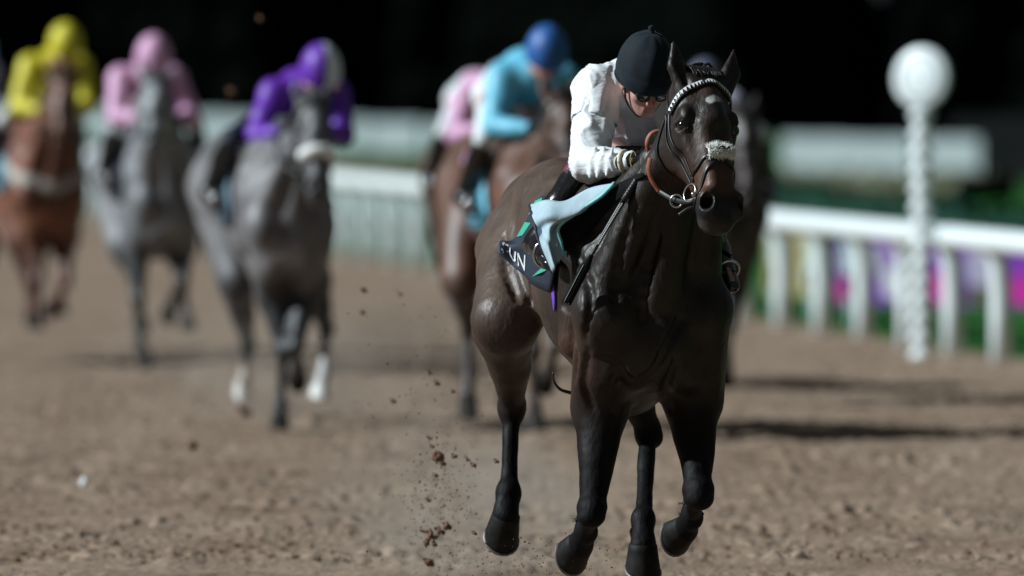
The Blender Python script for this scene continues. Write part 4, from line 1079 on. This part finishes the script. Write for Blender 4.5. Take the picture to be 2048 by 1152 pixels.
for k, s in (('R', -1), ('L', 1)):
    an, to = MP[k + 'an'], MP[k + 'to']; f = nrm(to - an); c = an * .35 + to * .65
    upv = nrm(np.cross(np.cross(f, A(0, 0, 1)), f)); sdv = np.cross(f, upv)
    a = np.linspace(0, 2 * math.pi, 40)
    ring = [c + upv * (.052 * math.sin(q) + .008) + sdv * (.046 * math.cos(q)) for q in a]
    sti = MB().tube(ring, .006, 8, cap=False).build('stirrup', 'steel', horse)
    MB().ribbon(catmull([c + upv * .08, c * .5 + (A(.1, s * .30, 1.5)) * .5, A(.08, s * .2, 1.60)], 14), np.tile(A(0, s, .2), (14, 1)), .022, .004).build('stirrup_leather', 'leather', sti)
MB().tube(catmull([ST.loc(1106, 744, -.1), ST.loc(1109, 764, -.1), ST.loc(1121, 779, -.1), ST.loc(1142, 786, -.1)], 16), np.linspace(.003, .007, 16), 8).build('loose_strap', 'leather', horse)

# glove badge, cuff on the riding arm
wr, D, K, Pn = MP['Rwr'], MP['RD'], MP['RK'], MP['RN']
t = np.linspace(0, 2 * math.pi, 25)
e1 = nrm(np.cross(D, A(0, 0, 1))); e2 = np.cross(e1, D)
MB().tube([wr - D * .030 + e1 * .0385 * math.cos(a) + e2 * .0385 * math.sin(a) for a in t], .009, 8, cap=False).build('cuff', 'cuff_cream', jockey)
vd = nrm(A(.92, -.38, .08)); bc = wr + D * .012 + vd * .041; e3 = nrm(A(0, 0, 1) - vd * vd[2]); e4 = np.cross(vd, e3)
MB().tube([bc + e3 * .030 * math.cos(a) * (1 if math.cos(a) > 0 else .9) + e4 * .011 * math.sin(a) for a in t], .0022, 6, cap=False).build('glove_badge', 'gold_print', jockey)
MB().tube([bc + e3 * .006, bc + e3 * .006 + e4 * .006, bc - e3 * .010 + e4 * .004], .002, 6).build('glove_badge', 'gold_print', jockey)

# whip held in the riding hand
w0 = ST.loc(1298, 322, .74); w3 = ray_hit(1133, 606, off=.06)[0]
whp = empty('whip', ST.o, ST.rz); tag(whp, 'black riding whip with padded flap held in front of the dark shoulder', 'whip')
wd = nrm(w3 - w0); wb = w0 + wd * np.linalg.norm(w3 - w0)
def wp_(t): return w0 + (w3 - w0) * t + (A(.03, -.02, .0) * math.sin(math.pi * t))
MB().tube([wp_(t) for t in np.linspace(0, .28, 10)], .0125, 10).build('handle', 'black_rubber', whp)
mb = MB()
for t in np.linspace(.02, .27, 14): mb.torus(wp_(t), wd, .0125, .0022, 12, 6)
mb.build('grip_ridges', 'black_rubber', whp)
MB().tube([wp_(t) for t in np.linspace(.28, .70, 14)], np.linspace(.010, .0065, 14), 10).build('shaft', 'black_rubber', whp)
vn = nrm(A(.9, -.42, .1)); pts = np.array([wp_(t) for t in np.linspace(.66, 1.0, 14)])
fp = MB().ribbon(pts, np.tile(vn, (14, 1)), np.r_[.012, .018, .026, np.full(11, .034)], .016).build('flap', 'black_cloth', whp)
MB().ribbon(pts[3:] + vn * .009 + np.cross(wd, vn) * .008, np.tile(vn, (11, 1)), .002, .002).build('seam', 'panel_white', whp)
mb = MB()
for t in np.linspace(.30, .58, 26): mb.ball(wp_(t) + vn * .009 - np.cross(wd, vn) * .003, .0028, None, 4, 6)
mb.build('white_stitches', 'white_print', whp)

# ------------------------------------------------------------------ the field behind
patchy('coat_far', 7, .45, .7, (.75, .72, .72))
material('silk_yellow', (0.62, 0.55, 0.02), 0.5, noise=(12, 0.1)); material('silk_pink', (0.62, 0.33, 0.52), 0.5, noise=(12, 0.1))
material('silk_purple', (0.12, 0.02, 0.38), 0.5, noise=(12, 0.1)); material('silk_blue', (0.13, 0.48, 0.66), 0.5, noise=(12, 0.1))
material('silk_lavender', (0.50, 0.48, 0.60), 0.5, noise=(12, 0.1)); material('cap_blue', (0.015, 0.10, 0.34), 0.5, noise=(12, 0.1))
material('breeches_white', (0.70, 0.74, 0.76), 0.6, noise=(12, 0.06)); material('grey_hair', (0.10, 0.10, 0.10), 0.7, noise=(20, 0.3))
material('cap_slate', (0.10, 0.115, 0.17), 0.5, noise=(12, 0.1)); material('red_cloth', (0.42, 0.015, 0.02), 0.6, noise=(12, 0.1)); material('band_grey', (0.42, 0.38, 0.33), 0.7, noise=(12, 0.1))

def coat(base, legs, face=None, patch=None, dapple=0.0, shoulder=None):
    def fn(V, J):
        C = np.tile(np.array(base, float), (len(V), 1))
        def mix(w, c): C[:] = C * (1 - w[:, None]) + np.array(c) * w[:, None]
        if shoulder is not None: mix(.8 * smooth01(V[:, 0], .15, .5) * (1 - smooth01(V[:, 2], 1.2, 1.6)), shoulder)
        mix(1 - smooth01(V[:, 2], .62, .98), legs)
        po, R = J['poll'], J['R']; q = (V - po) @ R; m = smooth01(q[:, 0], -.1, .0) * smooth01(q[:, 2], -.30, -.24) * (np.abs(q[:, 1]) < .2)
        if face is not None: mix(m, face)
        mix(m * smooth01(q[:, 0], .48, .56), np.array(base) * .5)
        for k, c in (J.get('socks') or {}).items():
            mix((np.linalg.norm(V - J[k][2], axis=1) < .20).astype(float) * smooth01(-V[:, 2], -J[k][1][2] + .08, -J[k][1][2] + .16), c)
        C *= (1 + dapple * vnoise(V * 11, 41) + .1 * vnoise(V * 5, 42))[:, None]
        return np.clip(C, .003, 1)
    return fn

def far_jockey(st, cap_px, mats, label, cap_u=.32, hipv=0.0):
    h = st.loc(cap_px[0], cap_px[1], cap_u); d = h - A(.32, 0, 2.05)
    P = dict(head=h - A(.01, 0, .05), face=A(.86, 0, -.5), up=A(.5, 0, .86), nb=A(.12, 0, 1.93) + d * .9, pv=A(-.30, hipv, 1.90 - hipv) + d * .35)
    for k, s in (('R', -1), ('L', 1)):
        P.update({k + 'sh': A(.10, s * .17, 1.90) + d * .85, k + 'el': A(.24, s * .25, 1.66) + d * .6, k + 'wr': A(.48, s * .09, 1.66) + d * .3,
                  k + 'hp': A(-.26, s * .10 + hipv * .8, 1.84 - hipv) + d * .3, k + 'kn': A(.20, s * .26, 1.62) + d * .1, k + 'an': A(.0, s * .33, 1.30), k + 'to': A(.2, s * .33, 1.22)})
        D = nrm(A(.9, -s * .35, .1)); Pn = nrm(A(.1, -s * .2, -1)); Pn = nrm(Pn - D * (Pn @ D)); P[k + 'D'], P[k + 'N'], P[k + 'K'] = D, Pn, np.cross(Pn, D) * s
    return build_jockey(st, P, .018, mats, label, True, 'jockeys in the field behind')

def far_tack(root, g, J, cloth_mat='navy', trim='teal_print', fleece=False, band=None, cloth=True):
    """saddle cloth on both flanks, bridle straps, reins, noseband"""
    Hh, Rr = J['H'], J['R']
    if cloth:
        for s in (-1, 1):
            G = np.array([[A(u + .04 * i, s * (.22 + .09 * i / 5), 1.60 - .095 * i) for u in np.linspace(-.34, .06, 8)] for i in range(6)]); P, N = g.snap(G.reshape(-1, 3), .02); P = P.reshape(G.shape)
            me = mesh_np('saddle_cloth', P.reshape(-1, 3), np.array([[i * 8 + j, i * 8 + j + 1, i * 8 + j + 9, i * 8 + j + 8] for i in range(5) for j in range(7)]))
            c = link('saddle_cloth', me, cloth_mat, root); m = c.modifiers.new('thickness', 'SOLIDIFY'); m.thickness = .012
            P2, N2 = g.snap(np.array([A(u, s * .24, 1.52) for u in np.linspace(-.33, -.16, 8)]), .032)
            MB().ribbon(P2, N2, .09, .006).build('cloth_print', trim, c)
    sa = MB(); sa.ribbon(catmull([A(-.22, 0, 1.66), A(-.05, 0, 1.64), A(.14, 0, 1.69)], 10), np.tile(A(0, 0, 1), (10, 1)), .24, .05); sa.build('saddle', 'leather', root)
    b = strap('bridle', [Hh(.10, -.10, -.10), Hh(.04, -.085, -.02), Hh(.02, 0, .02), Hh(.04, .085, -.02), Hh(.10, .10, -.10)], .03, 'leather', root, .006, .008, 24, g)
    for s in (-1, 1):
        strap('cheek_strap', [Hh(.105, s * .10, -.105), Hh(.28, s * .085, -.11), Hh(.44, s * .066, -.09)], .02, 'leather', b, .006, .008, 14, g)
        e = Hh(.45, s * .08, -.10); hd = A(.55, s * .10, 1.66)
        rr_ = MB(); rr_.ribbon(catmull([e, e * .5 + hd * .5 + A(.02, s * .05, -.04), hd], 14), np.tile(A(.3, s, 0), (14, 1)), .025, .008); rr_.build('rein', 'leather', b)
        stp = MB(); a = np.linspace(0, 2 * math.pi, 20); stp.tube([A(.12 + .0 * q, s * .33 + .065 * math.cos(q), 1.24 + .075 * math.sin(q)) for q in a], .009, 6, cap=False); stp.build('stirrup', 'steel', root)
    c0 = [Hh(.33, s, n) for s, n in ((-.075, -.05), (-.045, .0), (0, .012), (.045, .0), (.075, -.05))]
    if fleece:
        P, N = g.snap(catmull(c0, 10), .02); fb = MB(); fb.tube(P, .034, 8); fb.build('fleece_noseband', 'fleece', b)
    else: strap('noseband', c0, .03, 'leather', b, .006, .008, 14, g)
    if band is not None:
        strap('breast_girth', band, .085, 'band_grey', root, .008, .01, 40, g)

def far_horse(x, y, yaw, poll, muz, legs, coat_fn, label, cap, jm, jlabel, name='racehorse', hw=1.12, fleece=False, cloth_mat='navy', trim='teal_print',
              band=None, mane='hair', socks=None, white_hoof=None, side=(-.08, .99, -.05), hipv=0.0, extra=None):
    st = Stand(x, y, yaw); l = st.loc
    J = dict(dz=.03, poll=l(*poll), muzzle=l(*muz), side=A(*side), hw=hw, mane_mat=mane, socks=socks, white_hoof=white_hoof)
    for k in ('RF', 'LF', 'RH', 'LH'):
        J[k] = [l(*p) for p in legs[k]] + [A(.8, 0, -.5)]
    root, g, J = build_horse(name, st, J, .02, coat_fn, label, True, mane_n=60, group='racehorses in the field behind')
    far_tack(root, g, J, cloth_mat, trim, fleece, band)
    far_jockey(st, cap, jm, jlabel, hipv=hipv)
    if extra: extra(root, g)
    return root

material('cloth_slate', (.10, .16, .22), 0.7, noise=(12, 0.15))
def red_patch(root, g):
    P, N = g.snap(np.array([A(u, -.22, 1.56) for u in np.linspace(-.10, .02, 6)]), .05); MB().ribbon(P, N, .12, .03).build('red_pad', 'red_cloth', root)
def jm(shirt, cap, br='breeches_white', **k): return dict(shirt=shirt, helmet=cap, breeches=br, boot='boot_black', **k)
# grey horse, purple silks
far_horse(-1.38, 63.6, 15, (636, 200, .85), (646, 392, 1.08),
          dict(RF=[(540, 590, .38), (566, 700, .50), (560, 808, .46), (558, 834, .47), (556, 862, .5)],
               LF=[(618, 590, .40), (592, 690, .62), (600, 732, .36), (601, 746, .30), (600, 758, .24)],
               RH=[(470, 560, -.40), (500, 690, -.80), (497, 752, -1.0), (495, 766, -1.05), (493, 786, -1.10)],
               LH=[(640, 560, -.30), (674, 655, -.45), (664, 752, -.18), (658, 774, -.14), (654, 800, -.12)]),
          coat((.16, .155, .16), (.016, .017, .02), (.085, .085, .09), dapple=.45), 'dappled grey racehorse under the purple rider',
          (640, 138), jm('silk_purple', 'silk_purple', 'navy', helmet2='breeches_white'), 'person in purple silks riding the dappled grey horse', fleece=True, mane='grey_hair',
          socks={'LH': (.55, .55, .54), 'RH': (.5, .45, .42)}, white_hoof=('RH', 'LH'), hipv=.12, cloth_mat='cloth_slate', extra=red_patch)
# grey horse, pink silks
far_horse(-2.37, 74.6, 14, (310, 155, .85), (300, 292, 1.12),
          dict(RF=[(262, 505, .40), (268, 600, .55), (268, 676, .60), (275, 702, .63), (288, 738, .68)],
               LF=[(362, 505, .40), (368, 560, .62), (350, 603, .37), (345, 616, .32), (338, 628, .26)],
               RH=[(245, 490, -.40), (276, 560, -.72), (284, 622, -.90), (286, 636, -.94), (288, 650, -.98)],
               LH=[(372, 490, -.35), (378, 562, -.62), (386, 630, -.38), (388, 644, -.36), (390, 662, -.34)]),
          coat((.25, .26, .275), (.008, .009, .011), (.26, .28, .29), dapple=.3, shoulder=(.13, .135, .145)), 'pale grey dark-legged racehorse under the pink rider left of the purple one',
          (306, 112), jm('silk_pink', 'silk_pink'), 'person in pale pink silks on the pale grey horse at the left', mane='grey_hair', hipv=.12)
# chestnut, yellow silks
far_horse(-3.35, 79.5, 14, (132, 150, .85), (124, 292, 1.10),
          dict(RF=[(66, 485, .40), (72, 562, .52), (69, 620, .50), (68, 636, .50), (67, 658, .52)],
               LF=[(134, 485, .40), (135, 562, .60), (120, 598, .36), (113, 608, .31), (103, 618, .25)],
               RH=[(40, 480, -.40), (62, 560, -.75), (70, 608, -.92), (71, 622, -.96), (72, 638, -1.0)],
               LH=[(142, 470, -.40), (140, 550, -.70), (132, 600, -.45), (131, 612, -.43), (130, 628, -.42)]),
          coat((.17, .058, .028), (.10, .034, .02), (.16, .06, .032)), 'chestnut racehorse with pale breast strap under the yellow rider',
          (130, 86), jm('silk_yellow', 'silk_yellow', 'breeches_white'), 'person in bright yellow silks on the chestnut horse at the far left', hipv=.12, cloth_mat='silk_blue',
          band=[A(.1, -.30, 1.33), A(.35, -.32, 1.30), A(.58, -.24, 1.22), A(.70, 0, 1.17), A(.58, .24, 1.22), A(.35, .32, 1.30), A(.1, .30, 1.33)])
# bay, light blue silks
far_horse(.04, 62.0, 16.5, (1128, 190, .85), (1158, 372, 1.10),
          dict(RF=[(1035, 600, .40), (1062, 700, .52), (1067, 808, .50), (1067, 830, .50), (1066, 858, .52)],
               LF=[(1112, 600, .40), (1112, 690, .62), (1104, 736, .37), (1100, 750, .32), (1092, 764, .26)],
               RH=[(912, 560, -.40), (932, 655, -.70), (931, 770, -.60), (930, 794, -.58), (929, 832, -.57)],
               LH=[(1010, 560, -.35), (1016, 655, -.42), (1012, 760, -.15), (1012, 782, -.12), (1011, 815, -.10)]),
          coat((.12, .055, .034), (.045, .028, .022), (.09, .045, .03), shoulder=(.14, .058, .034)), 'bay racehorse half hidden behind the leading horse under the blue rider',
          (1092, 102), jm('silk_blue', 'cap_blue'), 'person in light blue silks and dark blue cap behind the leading rider', cloth_mat='silk_blue', trim='silk_pink')
# bay, pink silks, behind the blue rider
far_horse(-.20, 71.5, 10, (1000, 190, .85), (1010, 345, 1.10),
          dict(RF=[(930, 540, .40), (934, 630, .52), (932, 712, .50), (932, 732, .50), (931, 758, .52)],
               LF=[(1012, 540, .40), (1016, 610, .60), (1012, 650, .37), (1010, 662, .32), (1008, 674, .26)],
               RH=[(900, 520, -.40), (935, 600, -.70), (938, 680, -.60), (938, 700, -.58), (938, 725, -.57)],
               LH=[(1010, 520, -.35), (1018, 600, -.60), (1020, 680, -.50), (1020, 700, -.48), (1020, 725, -.46)]),
          coat((.07, .035, .024), (.02, .016, .014)), 'brown racehorse almost hidden behind the bay of the blue rider',
          (1002, 164), jm('silk_pink', 'black_cloth'), 'person in pink silks and dark cap peeking out left of the blue rider', cloth_mat='black_cloth', trim='silk_pink')
# dark horse behind the leader's head
far_horse(1.20, 68.0, 6, (1492, 225, .85), (1512, 405, 1.10),
          dict(RF=[(1400, 570, .40), (1404, 660, .52), (1402, 750, .50), (1402, 770, .50), (1401, 792, .52)],
               LF=[(1470, 575, .40), (1462, 650, .62), (1455, 720, .45), (1453, 740, .42), (1450, 764, .40)],
               RH=[(1370, 540, -.40), (1400, 620, -.70), (1404, 710, -.60), (1404, 730, -.58), (1404, 755, -.57)],
               LH=[(1440, 540, -.35), (1440, 620, -.60), (1442, 705, -.50), (1442, 725, -.48), (1442, 750, -.46)]),
          coat((.022, .016, .014), (.010, .009, .009), (.04, .026, .022)), 'nearly black racehorse showing behind the head of the leading horse',
          (1410, 166), jm('silk_lavender', 'cap_slate'), 'person in pale lavender silks hidden behind the ears of the leading horse')
# horse and rider cut off by the left edge of the picture
far_horse(-4.15, 77.0, 10, (-40, 160, .85), (-36, 300, 1.10),
          dict(RF=[(-110, 500, .40), (-108, 590, .52), (-108, 660, .50), (-108, 680, .50), (-108, 706, .52)],
               LF=[(-30, 500, .40), (-28, 580, .60), (-34, 620, .37), (-36, 632, .32), (-38, 644, .26)],
               RH=[(-120, 490, -.40), (-100, 570, -.70), (-98, 640, -.60), (-98, 655, -.58), (-98, 675, -.57)],
               LH=[(-10, 490, -.35), (-8, 570, -.60), (-4, 640, -.50), (-4, 655, -.48), (-4, 675, -.46)]),
          coat((.09, .045, .03), (.02, .016, .014)), 'dark brown racehorse cut off by the left edge of the picture',
          (-45, 95), jm('silk_lavender', 'silk_blue'), 'person on the dark brown horse cut off at the left edge')

# ------------------------------------------------------------------ thrown sand and litter
def world_at(px, py, d):
    y = (576 - py) / FPX; x = (px - 1024) / FPX; c, q = math.cos(PITCH), math.sin(PITCH); k = d / (c + y * q)
    return A(x * k, d, CAM_H + k * (-q + y * c))
big = [(876, 914, 44.2, .030), (884, 926, 44.3, .018), (908, 912, 44.0, .016), (934, 918, 43.9, .018), (946, 930, 43.8, .016), (992, 922, 43.6, .014), (870, 950, 44.2, .014),
       (858, 876, 44.6, .015), (864, 892, 44.5, .012), (858, 746, 45.5, .014), (872, 766, 45.5, .018), (906, 782, 45.0, .012), (786, 802, 46.2, .018), (860, 1070, 43.9, .030),
       (878, 1062, 43.8, .026), (892, 1052, 43.8, .026), (852, 1086, 44.0, .018), (868, 1088, 43.9, .014), (856, 1124, 44.0, .026), (948, 1066, 43.0, .014), (844, 1062, 44.1, .014),
       (728, 580, 47.5, .018), (800, 588, 47.0, .012), (725, 625, 48, .016), (486, 822, 60, .05), (384, 892, 52, .026), (462, 184, 60, .03), (520, 36, 56, .02), (676, 178, 52, .02), (856, 1000, 44.2, .014)]
for i, (px, py, d, r) in enumerate(big):
    r *= .72; mb = MB(); rock(mb, (0, 0, 0), r, 900 + i); rock(mb, (r * .8, r * .2, -r * .4), r * .6, 950 + i); rock(mb, (-r * .6, 0, r * .6), r * .45, 970 + i)
    o = mb.build('dirt_clod', 'dirt', None, False); o.location = world_at(px, py, d)
    where = ('above the sand left of the grey horse' if px < 600 else 'high up between the blue and purple riders' if py < 700 else
             'low beside the raised hind hoof' if py > 980 else 'level with the hind cannon of the leading horse' if py > 840 else 'level with the hock of the leading horse')
    if py < 200: where = 'as a speck against the black sky'
    tag(o, 'brown clod of sand flying ' + where, 'clod', 'clods of sand thrown up by the hooves')
mb = MB(); rr = random.Random(11)
for i in range(1100):
    k = rr.random()
    if k < .55: px, py, d = rr.gauss(880, 40), rr.gauss(1000, 85), rr.uniform(43.2, 45)
    elif k < .8: px, py, d = rr.gauss(1060, 120), rr.gauss(1120, 25), rr.uniform(41.5, 44)
    else: px, py, d = rr.gauss(840, 90), rr.gauss(800, 120), rr.uniform(44, 49)
    p = world_at(px, py, d)
    if p[2] > .01: rock(mb, p, rr.uniform(.001, .0045), i)
tag(mb.build('sand_spray', 'dirt', None, False), 'fine spray of sand grains in the air behind the leading horse', 'sand', kind='stuff')
mb = MB(); c = world_at(167, 985, 2.047 * FPX / (985 - 120) - .05); rock(mb, (0, 0, 0), .026, 5); o = mb.build('paper_scrap', 'white_print', None, False)
o.location = (c[0], c[1], .045); tag(o, 'crumpled white scrap of paper lying on the sand at lower left', 'paper')

# ------------------------------------------------------------------ dust hanging behind the hooves
def dust(name, c, rad, dens, label):
    m = bpy.data.materials.new(name); m.use_nodes = True; nt = m.node_tree; n = nt.nodes; l = nt.links; n.clear()
    o_ = n.new('ShaderNodeOutputMaterial'); pv_ = n.new('ShaderNodeVolumePrincipled'); pv_.inputs['Color'].default_value = (.80, .70, .60, 1)
    tc = n.new('ShaderNodeTexCoord'); ln = n.new('ShaderNodeVectorMath'); ln.operation = 'LENGTH'; l.new(tc.outputs['Object'], ln.inputs[0])
    f = n.new('ShaderNodeMapRange'); f.interpolation_type = 'SMOOTHSTEP'; f.inputs[1].default_value = .98; f.inputs[2].default_value = .1; l.new(ln.outputs['Value'], f.inputs[0])
    nz = n.new('ShaderNodeTexNoise'); nz.inputs['Scale'].default_value = 2.6; nz.inputs['Detail'].default_value = 3; l.new(tc.outputs['Object'], nz.inputs['Vector'])
    g = n.new('ShaderNodeMapRange'); g.inputs[1].default_value = .40; g.inputs[2].default_value = .72; g.inputs[3].default_value = 0.0; g.inputs[4].default_value = dens; l.new(nz.outputs['Fac'], g.inputs[0])
    mu = n.new('ShaderNodeMath'); mu.operation = 'MULTIPLY'; l.new(f.outputs[0], mu.inputs[0]); l.new(g.outputs[0], mu.inputs[1]); l.new(mu.outputs[0], pv_.inputs['Density'])
    l.new(pv_.outputs[0], o_.inputs['Volume'])
    MATS[name] = m; mb = MB(); mb.ball((0, 0, 0), 1.0, None, 10, 16); o = mb.build('dust_cloud', m, None); o.location = c; o.scale = rad
    tag(o, label, 'dust', kind='stuff')
dust('dust_near', (-.16, 45.0, .28), (.80, 1.5, .52), 1.1, 'thin sand dust hanging behind the hind hooves of the leading horse')
dust('dust_far', (-1.0, 64.6, .35), (1.7, 1.8, .6), .7, 'thin sand dust hanging round the legs of the grey horse')
